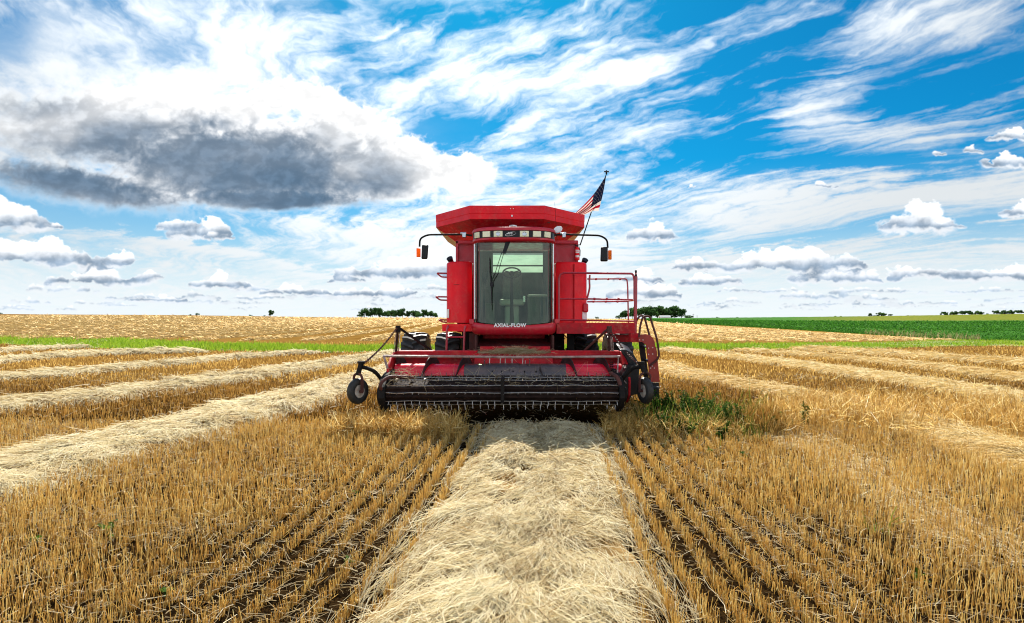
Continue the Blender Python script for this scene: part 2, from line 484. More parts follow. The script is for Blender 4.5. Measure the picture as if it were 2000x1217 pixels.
def straw_mat(name, stops, transl=0.3, rough=0.6, patch=None, spec=0.15):
    """dry plant matter coloured per stalk by the 'tone' attribute"""
    m = bpy.data.materials.new(name)
    m.use_nodes = True
    m.node_tree.nodes.clear()
    t = NT(m.node_tree)
    c = t.ramp(t.attr('tone'), stops)
    if patch:
        tcn = t.node('ShaderNodeTexCoord')
        n = t.noise(S(t, tcn.outputs['Object']), patch[0], 3, 0.5)
        c = t.mix(t.smooth(n, 0.4, 0.62, 0.0, patch[2]), c, patch[1])
    d = t.node('ShaderNodeBsdfPrincipled')
    d.inputs['Roughness'].default_value = rough
    d.inputs['Specular IOR Level'].default_value = spec
    t.put(d.inputs['Base Color'], c)
    tl = t.node('ShaderNodeBsdfTranslucent')
    t.put(tl.inputs[0], c)
    mx = t.node('ShaderNodeMixShader')
    mx.inputs[0].default_value = transl
    m.node_tree.links.new(d.outputs[0], mx.inputs[1]); m.node_tree.links.new(tl.outputs[0], mx.inputs[2])
    o = t.node('ShaderNodeOutputMaterial')
    m.node_tree.links.new(mx.outputs[0], o.inputs[0])
    return m


# ------------------------------------------------------------------ objects
def tag(o, label=None, cat=None, group=None, kind=None):
    if label: o['label'] = label
    if cat: o['category'] = cat
    if group: o['group'] = group
    if kind: o['kind'] = kind
    return o


def empty(name, loc):
    o = bpy.data.objects.new(name, None)
    o.location = loc
    o.empty_display_size = 0.2
    COL.objects.link(o)
    return o


def root_loc(p):
    v = Vector((0, 0, 0))
    while p is not None:
        v = v + p.location
        p = p.parent
    return v


class MB:
    """collects shapes given in world coordinates and links them as ONE mesh object"""
    def __init__(s): s.v, s.f, s.m, s.c = [], [], [], []

    def add(s, vs, fs, mi=0):
        b = len(s.v)
        s.c.append((b, len(s.f)))
        s.v += [tuple(q) for q in vs]
        s.f += [tuple(i + b for i in f) for f in fs]
        s.m += [mi] * len(fs)
        return s

    def hexa(s, p, mi=0):
        return s.add(p, [(3, 2, 1, 0), (4, 5, 6, 7), (0, 1, 5, 4), (1, 2, 6, 5), (2, 3, 7, 6), (3, 0, 4, 7)], mi)

    def box(s, x0, x1, y0, y1, z0, z1, mi=0):
        return s.hexa([(x0, y0, z0), (x1, y0, z0), (x1, y1, z0), (x0, y1, z0), (x0, y0, z1), (x1, y0, z1), (x1, y1, z1), (x0, y1, z1)], mi)

    def prism(s, poly, ext, mi=0):
        """polygon (3D points) extruded by vector ext"""
        n = len(poly); e = Vector(ext)
        vs = [Vector(q) for q in poly] + [Vector(q) + e for q in poly]
        fs = [tuple(range(n - 1, -1, -1)), tuple(range(n, 2 * n))] + [(i, (i + 1) % n, n + (i + 1) % n, n + i) for i in range(n)]
        return s.add(vs, fs, mi)

    def tube(s, pts, r, n=8, cap=True, mi=0):
        pts = [Vector(q) for q in pts]
        rs = r if hasattr(r, '__len__') else [r] * len(pts)
        vs, fs = [], []
        up = None
        for i, q in enumerate(pts):
            a = pts[max(0, i - 1)]; b = pts[min(len(pts) - 1, i + 1)]
            d = (b - a).normalized()
            if up is None:
                up = d.orthogonal().normalized()
            up = (up - d * up.dot(d))
            if up.length < 1e-6: up = d.orthogonal()
            up.normalize()
            w = d.cross(up)
            for k in range(n):
                t = 2 * PI * k / n
                vs.append(q + (up * math.cos(t) + w * math.sin(t)) * rs[i])
        for i in range(len(pts) - 1):
            for k in range(n):
                fs.append((i * n + k, i * n + (k + 1) % n, (i + 1) * n + (k + 1) % n, (i + 1) * n + k))
        if cap:
            fs.append(tuple(range(n - 1, -1, -1)))
            fs.append(tuple((len(pts) - 1) * n + k for k in range(n)))
        return s.add(vs, fs, mi)

    def lathe(s, prof, origin, axis, n=24, mi=0, close=False):
        """prof: (radius, along-axis)"""
        ax = Vector(axis).normalized(); u = ax.orthogonal().normalized(); w = ax.cross(u)
        o = Vector(origin)
        vs, fs = [], []
        for (r, h) in prof:
            for k in range(n):
                t = 2 * PI * k / n
                vs.append(o + ax * h + (u * math.cos(t) + w * math.sin(t)) * r)
        m = len(prof)
        for i in range(m if close else m - 1):
            j = (i + 1) % m
            for k in range(n):
                fs.append((i * n + k, i * n + (k + 1) % n, j * n + (k + 1) % n, j * n + k))
        if not close:
            fs.append(tuple(range(n - 1, -1, -1))); fs.append(tuple((m - 1) * n + k for k in range(n)))
        return s.add(vs, fs, mi)

    def grid(s, rows, mi=0, thick=None):
        """rows of points -> surface; thick = vector or function giving the offset of a back surface"""
        h, w = len(rows), len(rows[0])
        vs = [Vector(q) for r in rows for q in r]
        fs = [(i * w + j, i * w + j + 1, (i + 1) * w + j + 1, (i + 1) * w + j) for i in range(h - 1) for j in range(w - 1)]
        if thick is not None:
            n = len(vs)
            vs = vs + [v + Vector(thick) for v in vs]
            fs = fs + [tuple(q + n for q in reversed(f)) for f in fs]
            rim = [j for j in range(w)] + [i * w + w - 1 for i in range(1, h)] + [(h - 1) * w + j for j in range(w - 2, -1, -1)] + [i * w for i in range(h - 2, 0, -1)]
            for a, b in zip(rim, rim[1:] + rim[:1]):
                fs.append((b, a, a + n, b + n))
        return s.add(vs, fs, mi)

    def build_each(s, name, mat, parent=None, **kw):
        """one object for every separate piece (chunks whose boxes touch belong together)"""
        ends = s.c[1:] + [(len(s.v), len(s.f))]
        ch = []
        for (v0, f0), (v1, f1) in zip(s.c, ends):
            V = np.array(s.v[v0:v1], float)
            ch.append([V.min(0) - .004, V.max(0) + .004, [(v0, v1, f0, f1)]])
        again = True
        while again:
            again = False
            for i in range(len(ch)):
                for j in range(i + 1, len(ch)):
                    if (ch[i][0] <= ch[j][1]).all() and (ch[j][0] <= ch[i][1]).all():
                        ch[i] = [np.minimum(ch[i][0], ch[j][0]), np.maximum(ch[i][1], ch[j][1]), ch[i][2] + ch[j][2]]
                        ch.pop(j); again = True; break
                if again: break
        out = []
        for _, _, parts in ch:
            m = MB()
            for v0, v1, f0, f1 in parts:
                m.add(s.v[v0:v1], [tuple(i - v0 for i in f) for f in s.f[f0:f1]], s.m[f0])
            out.append(m.build(name, mat, parent, **kw))
        return out

    def build(s, name, mat, parent=None, loc=None, bevel=0.0, smooth=35, label=None, fix=True):
        me = bpy.data.meshes.new(name)
        org = root_loc(parent) if parent is not None else Vector(loc if loc is not None else (0, 0, 0))
        me.from_pydata([(a - org.x, b - org.y, c - org.z) for a, b, c in s.v], [], s.f)
        mats = mat if isinstance(mat, (list, tuple)) else [mat]
        for q in mats: me.materials.append(q)
        if len(mats) > 1: me.polygons.foreach_set('material_index', s.m)
        if fix:
            bm = bmesh.new(); bm.from_mesh(me)
            bmesh.ops.recalc_face_normals(bm, faces=bm.faces)
            bm.to_mesh(me); bm.free()
        me.shade_smooth()
        me.set_sharp_from_angle(angle=R(smooth))
        o = bpy.data.objects.new(name, me)
        COL.objects.link(o)
        if parent is not None: o.parent = parent
        else: o.location = org
        if bevel > 0:
            b = o.modifiers.new('edge', 'BEVEL')
            b.width = bevel; b.segments = 2; b.limit_method = 'ANGLE'; b.angle_limit = R(40)
        if label: o['label'] = label
        return o


def arc_pts(pts, rad=0.08, n=5):
    """polyline with its corners rounded"""
    pts = [Vector(q) for q in pts]
    out = [pts[0]]
    for a, b, c in zip(pts, pts[1:], pts[2:]):
        d1, d2 = (a - b), (c - b)
        k = min(rad, d1.length * 0.45, d2.length * 0.45)
        p, q = b + d1.normalized() * k, b + d2.normalized() * k
        for i in range(n + 1):
            t = i / n
            out.append(p * (1 - t) ** 2 + b * 2 * t * (1 - t) + q * t * t)
    out.append(pts[-1])
    return out


def smooth_curve(pts, n=6):
    pts = [Vector(q) for q in pts]
    P = [pts[0] * 2 - pts[1]] + pts + [pts[-1] * 2 - pts[-2]]
    out = []
    for i in range(1, len(P) - 2):
        for k in range(n):
            t = k / n
            a, b, c, d = P[i - 1], P[i], P[i + 1], P[i + 2]
            out.append(0.5 * ((2 * b) + (c - a) * t + (2 * a - 5 * b + 4 * c - d) * t * t + (3 * b - a - 3 * c + d) * t ** 3))
    out.append(pts[-1])
    return out


def text_mesh(mb, body, size, origin, xdir=(1, 0, 0), zdir=(0, 0, 1), extrude=0.002, offset=0.0, shear=0.0, space=1.0, mi=0, wrap=None):
    """lettering added as geometry (font outline made into a mesh)"""
    cu = bpy.data.curves.new('lettering', 'FONT')
    cu.body = body; cu.size = size; cu.extrude = extrude; cu.offset = offset
    cu.align_x = 'CENTER'; cu.align_y = 'CENTER'; cu.shear = shear; cu.space_character = space
    o = bpy.data.objects.new('lettering', cu)
    COL.objects.link(o)
    dg = bpy.context.evaluated_depsgraph_get()
    me = bpy.data.meshes.new_from_object(o.evaluated_get(dg))
    xd, zd = Vector(xdir).normalized(), Vector(zdir).normalized()
    nd = xd.cross(zd)
    vs = []
    for v in me.vertices:
        q = Vector(origin) + xd * v.co.x + zd * v.co.y + nd * v.co.z
        if wrap: q = wrap(q, v.co)
        vs.append(q)
    mb.add(vs, [tuple(p.vertices) for p in me.polygons], mi)
    bpy.data.objects.remove(o); bpy.data.curves.remove(cu); bpy.data.meshes.remove(me)


# ------------------------------------------------------------------ many thin stalks in one mesh (numpy)
def blades(P, D, L, r, bend=None, seg=2, sides=3, prof=None, roll=None):
    """n curved tapered stalks: returns vertices (n*k,3) and quads"""
    n = len(P)
    D = D / np.linalg.norm(D, axis=1, keepdims=True)
    ref = np.where(np.abs(D[:, 2:3]) < 0.9, np.array([[0, 0, 1.0]]), np.array([[1.0, 0, 0]]))
    u = np.cross(D, ref); u /= np.linalg.norm(u, axis=1, keepdims=True)
    w = np.cross(D, u)
    if roll is None: roll = rng.uniform(0, 2 * PI, n)
    if prof is None: prof = np.linspace(1, 0.55, seg + 1)
    r = np.broadcast_to(np.asarray(r, float), (n,)); L = np.broadcast_to(np.asarray(L, float), (n,))
    V = np.zeros((n, seg + 1, sides, 3), np.float32)
    for k in range(seg + 1):
        t = k / seg
        c = P + D * (L * t)[:, None]
        if bend is not None: c = c + bend * (L * t * t)[:, None]
        for j in range(sides):
            a = roll + 2 * PI * j / sides
            V[:, k, j] = c + (u * np.cos(a)[:, None] + w * np.sin(a)[:, None]) * (r * prof[k])[:, None]
    base = (np.arange(n) * (seg + 1) * sides)[:, None]
    q = []
    for k in range(seg):
        for j in range(sides if sides > 2 else 1):
            j2 = (j + 1) % sides
            q.append([k * sides + j, k * sides + j2, (k + 1) * sides + j2, (k + 1) * sides + j])
    q = np.array(q)
    Fq = (base[:, None] + q[None]).reshape(-1, 4)
    return V.reshape(-1, 3), Fq


class Bulk:
    """quads from numpy arrays, with a tone per vertex and a material per chunk"""
    def __init__(s): s.V, s.F, s.T, s.MI, s.n = [], [], [], [], 0

    def add(s, V, Fq, tone, mi=0):
        """tone: scalar, per vertex, or per stalk"""
        V = np.asarray(V, np.float32)
        tone = np.atleast_1d(np.asarray(tone, np.float32))
        if len(tone) != len(V): tone = np.repeat(tone, len(V) // len(tone))
        s.V.append(V); s.F.append(np.asarray(Fq, np.int32) + s.n); s.T.append(tone)
        s.MI.append(np.full(len(Fq), mi, np.int32)); s.n += len(V)
        return s

    def build(s, name, mats, parent=None, loc=(0, 0, 0), smooth=True):
        V = np.concatenate(s.V); Fq = np.concatenate(s.F); Tn = np.concatenate(s.T); MI = np.concatenate(s.MI)
        org = np.array(root_loc(parent) if parent is not None else loc, np.float32)
        me = bpy.data.meshes.new(name)
        me.vertices.add(len(V)); me.vertices.foreach_set('co', (V - org).astype(np.float32).ravel())
        nf = len(Fq)
        me.loops.add(nf * 4); me.loops.foreach_set('vertex_index', Fq.astype(np.int32).ravel())
        me.polygons.add(nf)
        me.polygons.foreach_set('loop_start', np.arange(nf, dtype=np.int32) * 4)
        for q in (mats if isinstance(mats, (list, tuple)) else [mats]): me.materials.append(q)
        me.polygons.foreach_set('material_index', MI)
        at = me.attributes.new('tone', 'FLOAT', 'POINT'); at.data.foreach_set('value', Tn)
        me.update(calc_edges=True)
        if smooth: me.shade_smooth()
        o = bpy.data.objects.new(name, me)
        COL.objects.link(o)
        if parent is not None: o.parent = parent
        else: o.location = tuple(float(q) for q in org)
        return o
# ------------------------------------------------------------------ the combine harvester
H = empty('combine_harvester', (0.03, 14.0, 0.0))
tag(H, 'big red combine harvester with a wide pickup header, standing in the stubble', 'combine harvester')
CX = 0.04


def plan(half, front, back, n=4.0, k=25, a0=0.0):
    """rounded front outline seen from above, left to right"""
    out = []
    for i in range(k):
        t = PI - a0 - (PI - 2 * a0) * i / (k - 1)
        c, s_ = math.cos(t), math.sin(t)
        out.append((CX + half * math.copysign(abs(c) ** (2 / n), c), back - (back - front) * abs(s_) ** (2 / n)))
    return out


# ---- cab
b = MB()
GT, GB = 3.50, 1.86
for sx in (-1, 1):
    x = CX + sx * 0.815
    b.box(x - .035, x + .035, 13.36, 13.46, 1.70, 3.48)
    b.box(x - .035, x + .035, 14.66, 14.76, 1.70, 3.48)
    b.box(x - .02, x + .02, 13.46, 14.66, 1.70, 2.15)
b.box(CX - .80, CX + .80, 13.0, 14.76, 1.62, 1.70)
cabf = b.build('cab_frame', M['red_shell'], H, bevel=.01)
b = MB()
wx0, wx1, wz0, wz1 = -.44, .71, 2.98, 3.43
b.box(CX - .78, wx0, 14.70, 14.75, 1.70, 3.47)
b.box(wx1, CX + .78, 14.70, 14.75, 1.70, 3.47)
b.box(wx0, wx1, 14.70, 14.75, 1.70, wz0)
b.box(wx0, wx1, 14.70, 14.75, wz1, 3.47)
b.box(wx0, wx1, 14.69, 14.74, 3.12, 3.15)
b.build('rear_wall', M['interior'], cabf)
b = MB()
for sx in (-1, 1):
    x = CX + sx * .80
    b.box(x - .006, x + .006, 13.47, 14.65, 2.16, 3.46)
b.build_each('side_window', M['glass'], cabf)
b = MB()
b.box(CX - .77, CX + .77, 13.0, 14.69, 1.705, 1.74)
b.box(CX + .30, CX + .74, 13.7, 14.4, 1.74, 2.38)
b.box(CX - .62, CX - .42, 13.75, 14.5, 1.74, 2.25)
b.build_each('console', M['interior'], cabf, bevel=.02)
b = MB()
b.box(CX + .30, CX + .72, 13.72, 14.3, 2.385, 2.43)
b.build('armrest', M['seatgrey'], cabf, bevel=.015)
b = MB()
b.tube([(CX + .22, 13.62, 2.27), (CX + .22, 13.62, 2.40)], .035, 12)
b.build('drink_can', M['chrome'], cabf)
# seat
b = MB()
b.box(-.27, .27, 13.85, 14.35, 2.20, 2.34)
b.box(-.16, .16, 13.95, 14.3, 1.74, 2.20)
st = b.build('driver_seat', M['seatgrey'], H, bevel=.04)
b = MB()
b.hexa([(-.24, 14.26, 2.34), (.24, 14.26, 2.34), (.24, 14.40, 2.34), (-.24, 14.40, 2.34), (-.21, 14.36, 2.98), (.21, 14.36, 2.98), (.21, 14.48, 2.98), (-.21, 14.48, 2.98)])
b.build('backrest', M['seat'], st, bevel=.05)
# steering wheel
b = MB()
ax = Vector((0, -.62, .78)).normalized()
u = Vector((1, 0, 0)); w = ax.cross(u)
c0 = Vector((-.005, 13.42, 2.88))
ring = [c0 + (u * math.cos(t) + w * math.sin(t)) * .185 for t in [2 * PI * k / 36 for k in range(37)]]
b.tube(ring, .016, 8, cap=False)
for t in (.5, 2.64, 4.71):
    b.tube([c0, c0 + (u * math.cos(t) + w * math.sin(t)) * .185 - ax * .01], .012, 6)
b.tube([c0 + ax * .01, c0 - ax * .05], .05, 12)
b.tube([c0, Vector((-.005, 13.26, 2.3)), Vector((-.005, 13.20, 1.72))], [.025, .032, .05], 10)
b.build('steering_wheel', M['black'], H)
# windscreen
b = MB()
pl = plan(.80, 12.86, 13.42, 5.0, 41)
rows = []
for i in range(13):
    z = GB + (GT - GB) * i / 12
    rows.append([(x, y + .02 * math.sin(PI * i / 12), z - .07 * (1 - (abs(x - CX) / .8) ** 2) * (1 - i / 12) + 0.0) for x, y in pl])
b.grid(rows)
b.build('windscreen', M['glass'], H, smooth=80, fix=False)
# pillar trims at the edge of the windscreen, black rubber and pale strip
b = MB(); b2 = MB()
for sx in (-1, 1):
    x = CX + sx * .80
    b.tube([(x + sx * .004, 13.20, GB - .02), (x + sx * .006, 13.20, GT)], .020, 8)
    b2.tube([(x - sx * .055, 12.975, GB - .0), (x - sx * .055, 12.99, GT)], .012, 6)
b.build_each('windscreen_trim', M['chrome'], H)
b2.build_each('windscreen_seal', M['black'], H)
# nose below the windscreen
b = MB()
prof = [(0.012, GB - .015), (.035, GB - .03), (.05, 1.80), (.045, 1.73), (.02, 1.665), (-.03, 1.625)]
rows = []
for off, z in prof[::-1]:
    p_ = plan(.835 + off, 12.85 - off, 13.5, 5.0, 41)
    rows.append([(x, y, z - (.065 * (1 - (abs(x - CX) / .85) ** 2) if z > 1.75 else 0.03)) for x, y in p_])
b.grid(rows)
p_ = plan(.80, 12.88, 13.5, 5.0, 41)
nose = b.build('cab_nose', M['red_shell'], H, smooth=60)
b = MB()
pn = plan(.835 + .05, 12.85 - .05, 13.5, 5.0, 201)


def wrap_nose(q, co):
    y = min(pn, key=lambda t: abs(t[0] - q.x))[1]
    return Vector((q.x, y - .004 - co.z, q.z))


text_mesh(b, 'AXIAL-FLOW', .100, (-.04, 12.8, 1.780), offset=.0042, wrap=wrap_nose, space=1.10)
b.build('lettering', M['decal'], nose, smooth=20, fix=False)
b = MB()
for x in (CX - .86, CX + .88):
    b.box(x - .05, x + .05, 13.0, 13.2, GB - .06, GB + .05)
b.build_each('hinge_block', M['red_shell'], nose, bevel=.015)
# roof with work lamps
b = MB()
def vis(off, z, n=3.2):
    return [(x, y, z) for x, y in plan(.84 + off, 12.68 - off, 13.45, n, 41)]
b.grid([vis(-.05, 3.45), vis(.0, 3.462), vis(.026, 3.485), vis(.026, 3.522), vis(.004, 3.526)])
b.grid([vis(.004, 3.664), vis(.03, 3.667), vis(.034, 3.70), vis(.015, 3.728), vis(-.04, 3.745), vis(-.2, 3.755)])
b.box(CX - .80, CX + .80, 13.2, 14.8, 3.48, 3.75)
roof = b.build('cab_roof', M['red_shell'], H, smooth=50)
b = MB()
b.grid([vis(.006, 3.524), vis(.006, 3.666)])
b.build('lamp_panel', M['black'], roof, smooth=60)
pv = plan(.84 + .01, 12.68 - .01, 13.45, 3.2, 401)
def on_visor(px):
    best = min(range(1, 400), key=lambda i: abs(1000 + F * pv[i][0] / pv[i][1] - px))
    (xa, ya), (xb, yb) = pv[best - 1], pv[best + 1]
    return Vector((pv[best][0], pv[best][1], 0)), Vector((xb - xa, yb - ya, 0)).normalized()
for pxc, wd, rnd in ((932, .135, 0), (950, .16, 0), (973, .175, 1), (1024.5, .175, 1), (1048.5, .165, 0), (1069, .135, 0)):
    b = MB()
    c, t = on_visor(pxc)
    nrm = Vector((t.y, -t.x, 0))
    hw = wd / 2
    if pxc < 940 or pxc > 1060: hw *= 1.15
    z0, z1 = 3.538, 3.652
    P8 = [c + t * sx * hw + nrm * d + Vector((0, 0, z)) for z in (z0, z1) for sx, d in ((-1, .018), (1, .018), (1, -.02), (-1, -.02))]
    b.hexa(P8)
    if rnd:
        b.lathe([(.046, 0), (.046, .006), (.036, .006), (.030, .001)], c + nrm * .0185 + Vector((0, 0, 3.595)), nrm, 20, mi=1)
    b.build('work_lamp', [M['lens'], M['chrome']], roof, bevel=.006)
b = MB()
c, t = on_visor(998)
text_mesh(b, 'AFS', .062, (c.x - .025, c.y - .006, 3.605), offset=.0015, shear=.35)
el_pts = []
for k in range(30):
    a_ = .35 + 5.9 * k / 29
    el_pts.append((c.x + .105 * math.cos(a_), c.y - .008, 3.592 + .034 * math.sin(a_) + .022 * math.cos(a_)))
b.tube(el_pts, [.001 + .0035 * math.sin(PI * k / 29) for k in range(30)], 6)
b.build('logo', M['decal'], roof, smooth=20, fix=False)
b = MB()
b.lathe([(.085, 0), (.088, .035), (.075, .055), (.03, .066)], (.02, 13.0, 3.752), (0, 0, 1), 24)
dome = b.build('receiver_dome', M['white'], H)
b = MB()
b.box(-.03, .07, 12.905, 12.912, 3.772, 3.780); b.box(-.04, .02, 12.905, 12.912, 3.786, 3.792)
b.build('dome_print', M['black'], dome)
b = MB()
c_ = W(1090, 449, 13.1)
b.lathe([(.0, 0), (.085, .0), (.095, .01), (.085, .022), (.0, .03)][1:4], c_, Vector((-.35, -.75, .55)), 24)
b.tube([c_, c_ + Vector((-.05, .12, -.12))], .012, 6)
b.build('round_beacon', M['white'], H)
b = MB()
b.tube([W(1088, 470, 13.2), W(1086, 440, 13.2), W(1083.5, 395, 13.2)], [.006, .004, .003], 6)
b.build('whip_aerial', M['blackmat'], H)
# wiper
b = MB()
def G(px, py, d=0.0):
    return W(px, py, 12.84 - d)
b.prism([G(989, 467, .03), G(999, 467, .03), G(987, 496, .03), G(981, 494, .03)], (0, .02, 0))
b.tube([G(984, 494, .03), G(972, 535, .03), G(959, 556, .03)], .006, 6)
b.tube([G(980, 493, .03), G(968, 530, .03), G(958, 552, .03)], .006, 6)
wp = b.build('wiper', M['black'], H)
b = MB()
b.tube([G(956, 504, .02), G(957, 530, .02), G(960, 556, .02), G(961, 606, .02)], [.006, .012, .016, .006], 6)
b.box(G(960, 556).x - .03, G(960, 556).x + .04, 12.79, 12.82, G(0, 560).z, G(0, 552).z)
b.build('wiper_blade', M['black'], wp)

amber = straw_mat('amber_lens', [(0, (.95, .24, .012)), (1, (.95, .24, .012))], .5, .25)
# ---- mirrors on long arms
for sx in (-1, 1):
    b = MB()
    if sx < 0: pp = [(922, 460), (905, 458), (835, 458.5), (820, 466), (819.5, 482)]
    else: pp = [(1083, 459), (1100, 458), (1172, 460), (1186, 468), (1187, 484)]
    P_ = [W(a_, c_, 12.95) for a_, c_ in pp]
    b.tube(arc_pts(P_, .13, 6), .019, 8)
    arm = b.build('mirror_arm', M['blackmat'], H)
    b = MB()
    q = P_[1]
    b.tube([q + Vector((-.06, 0, .02)), q + Vector((.06, 0, .02))], .028, 8)
    b.box(q.x - .02, q.x + .05, q.y - .03, q.y + .12, q.z - .06, q.z + .035)
    b.build('arm_clamp', M['chrome'], arm, bevel=.006)
    b = MB()
    x0, x1, ya, yb = (822.5, 836.5, 478, 506) if sx < 0 else (1173, 1187.5, 482, 510.5)
    tp, bt = (0, -2) if sx < 0 else (1.5, 0)
    A = [W(x0, yb, 12.93), W(x1 + (-2 if sx < 0 else 0), yb, 12.93), W(x1, ya, 12.93), W(x0 + 1, ya, 12.93)]
    b.prism(A, (0, .07, 0))
    mh = b.build('mirror_head', M['black'], arm, bevel=.025)
    b = MB()
    ins = [Vector(v) for v in A]; cen = sum(ins, Vector()) / 4
    b.prism([cen + (v - cen) * .86 + Vector((0, .071, 0)) for v in ins], (0, .004, 0))
    b.build('mirror_glass', M['mirror'], arm)
    b = MB()
    xa, xb, ya, yb = (813.5, 821, 485, 502) if sx < 0 else (1188, 1194.5, 489, 507)
    p0, p1 = W(xa, yb, 12.95), W(xb, ya, 12.95)
    b.box(p0.x, p1.x, 12.93, 13.0, p0.z, p1.z)
    b.build('amber_lamp', amber, arm, bevel=.008)

# ---- rounded side panels and body
def rounded_panel(x0, x1, y0, y1, z0, z1, out, r=.17):
    """side panel with a rounded outer corner and a front that bows outwards"""
    arc = []
    for k in range(9):
        t = PI + PI / 2 * k / 8
        arc.append((x0 + r + r * math.cos(t), y0 + r + r * math.sin(t)))
    for k in range(1, 8):
        f = k / 8
        arc.append((x0 + r + (x1 - x0 - r) * f, y0 - .05 * math.sin(PI * f)))
    poly = [(x1, y0), (x1, y1), (x0, y1)] + arc
    if out > 0:
        poly = [(x0 + x1 - x, y) for x, y in poly][::-1]
    rows = []
    cx, cy = sum(p[0] for p in poly) / len(poly), (y0 + y1) / 2
    mb = MB()
    n = len(poly)
    levels = [(z0, 0), (z1 - .05, 0), (z1 - .02, .012), (z1, .045)]
    vs = []
    for z, ins in levels:
        for x, y in poly:
            vs.append((x + (ins if x < cx else -ins), y + (ins if y < cy else 0), z))
    fs = []
    for i in range(len(levels) - 1):
        for k in range(n):
            fs.append((i * n + k, i * n + (k + 1) % n, (i + 1) * n + (k + 1) % n, (i + 1) * n + k))
    fs.append(tuple(range(n))); fs.append(tuple((len(levels) - 1) * n + k for k in range(n)))
    mb.add(vs, fs)
    return mb


pL = rounded_panel(-1.40, -.845, 13.55, 17.2, 1.83, 3.13, -1).build('side_panel', M['red'], H, smooth=40)
pR = rounded_panel(.925, 1.60, 13.55, 17.2, 1.83, 3.12, 1).build('side_panel', M['red'], H, smooth=40)
b = MB()
ol = [W(886, 556, 13.515), W(903, 556, 13.512), W(907, 562, 13.512), W(907, 626, 13.512)]
b.tube(arc_pts(ol, .06), .006, 6)
b.build('panel_seam', M['red_worn'], pL)
b = MB(); b.box(1.30, 1.318, 13.48, 13.56, 1.84, 3.07)
b.build('panel_seam', M['red_worn'], pR)
for p_, x0, x1, ya, yb in ((pL, 873, 877.5, 604, 621), (pR, 1137, 1146.5, 609, 624)):
    b = MB(); q0, q1 = W(x0, yb, 13.60), W(x1, ya, 13.60)
    sgn = -1 if x0 < 1000 else 1
    b.hexa([(q0.x, 13.545 + (.06 if sgn < 0 else 0), q0.z), (q1.x, 13.545 + (.06 if sgn > 0 else 0), q0.z), (q1.x, 13.66, q0.z), (q0.x, 13.66, q0.z),
            (q0.x, 13.545 + (.06 if sgn < 0 else 0), q1.z), (q1.x, 13.545 + (.06 if sgn > 0 else 0), q1.z), (q1.x, 13.66, q1.z), (q0.x, 13.66, q1.z)])
    b.build('reflector', M['white'], p_, bevel=.006)
b = MB()
q = W(1139, 590, 13.6); b.box(1.50, 1.615, 13.52, 13.7, 2.05, 2.24)
b.build('panel_latch_cover', M['red_shell'], pR, bevel=.03)
for ya, yb, xo in ((533, 541, 853), (579, 586, 850.5), (624, 629, 856)):
    b = MB()
    b.tube(arc_pts([W(873, ya + 1, 13.75), W(xo, ya + .5, 13.75), W(xo + 9, yb, 13.75), W(873, yb + .5, 13.75)], .03, 4), .017, 8)
    b.build('grab_handle', M['red_tube'], pL)
b = MB(); b.tube(arc_pts([W(1152, 537, 13.7), W(1151, 548, 13.7), W(1152, 562, 13.7), W(1146, 586, 13.7)], .1), .020, 8)
b.build('grab_handle', M['red_tube'], pR)
b = MB()
for (a_, c_, sgn) in ((881, 509, -1), (1140, 512, 1)):
    q = W(a_, c_, 14.0)
    b.tube([q + Vector((-sgn * .06, 0, -.14)), q + Vector((0, 0, -.02)), q + Vector((sgn * .03, -.06, .05))], [.05, .055, .07], 10)
b.build_each('horn', M['black'], H)
b = MB()
b.box(-1.28, 1.48, 14.86, 20.2, 1.60, 2.92)
b.box(-.62, .70, 13.6, 19.5, .85, 1.60)
b.build('body_shell', M['red_worn'], H, bevel=.03)
# frames either side of the cab, under the tank
b = MB()
for x0, x1 in ((-1.215, -.84), (.90, 1.43)):
    b.box(x0, x1, 13.90, 13.95, 3.12, 3.62)
    b.box(x0, x0 + .055 if x0 < 0 else x0 + .03, 13.82, 13.90, 3.12, 3.60)
    b.box(x0, x1, 13.82, 13.90, 3.535, 3.605)
    if x0 > 0: b.box(x1 - .05, x1, 13.82, 13.90, 3.12, 3.535)
b.build_each('tank_front_frame', M['red_shell'], H, bevel=.008)

# ---- grain tank with flared extension
up = [(-.872, 13.3), (.675, 13.3), (1.64, 14.5), (1.64, 17.2), (-1.72, 17.2), (-1.72, 14.5)]
lo = [(-.70, 14.0), (.62, 14.0), (1.16, 14.62), (1.16, 16.9), (-1.24, 16.9), (-1.24, 14.62)]
ZU, ZM, ZL = 4.268, 3.985, 3.64
b = MB()
n = 6
def inset(poly, d):
    c = Vector((sum(p[0] for p in poly) / n, sum(p[1] for p in poly) / n))
    return [tuple(c + (Vector(p) - c) * (1 - d)) for p in poly]
ui = inset(up, .022)
ring_ = [[(x, y, ZM) for x, y in up], [(x, y, ZM + .115) for x, y in inset(up, .001)], [(x, y, ZM + .12) for x, y in inset(up, -.002)], [(x, y, ZU) for x, y in inset(up, -.004)],
         [(x, y, ZU) for x, y in ui], [(x, y, ZM) for x, y in ui]]
vs = [p for r_ in ring_ for p in r_]
fs = [(i * n + k, i * n + (k + 1) % n, (i + 1) * n + (k + 1) % n, (i + 1) * n + k) for i in range(5) for k in range(n)]
b.add(vs, fs)
tank = b.build('grain_tank', M['red'], H, smooth=15, bevel=.006)
b = MB()
for k in (5, 0, 1):
    j = (k + 1) % n
    b.prism([(*up[k], ZM), (*up[j], ZM), (*lo[j], ZL), (*lo[k], ZL)], (0, .03, .03))
b.build_each('tank_front_slope', M['red_worn'], tank)
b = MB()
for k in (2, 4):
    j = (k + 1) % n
    b.prism([(*up[k], ZM - .004), (*up[j], ZM - .004), (*lo[j], ZL), (*lo[k], ZL)], (0, 0, .02))
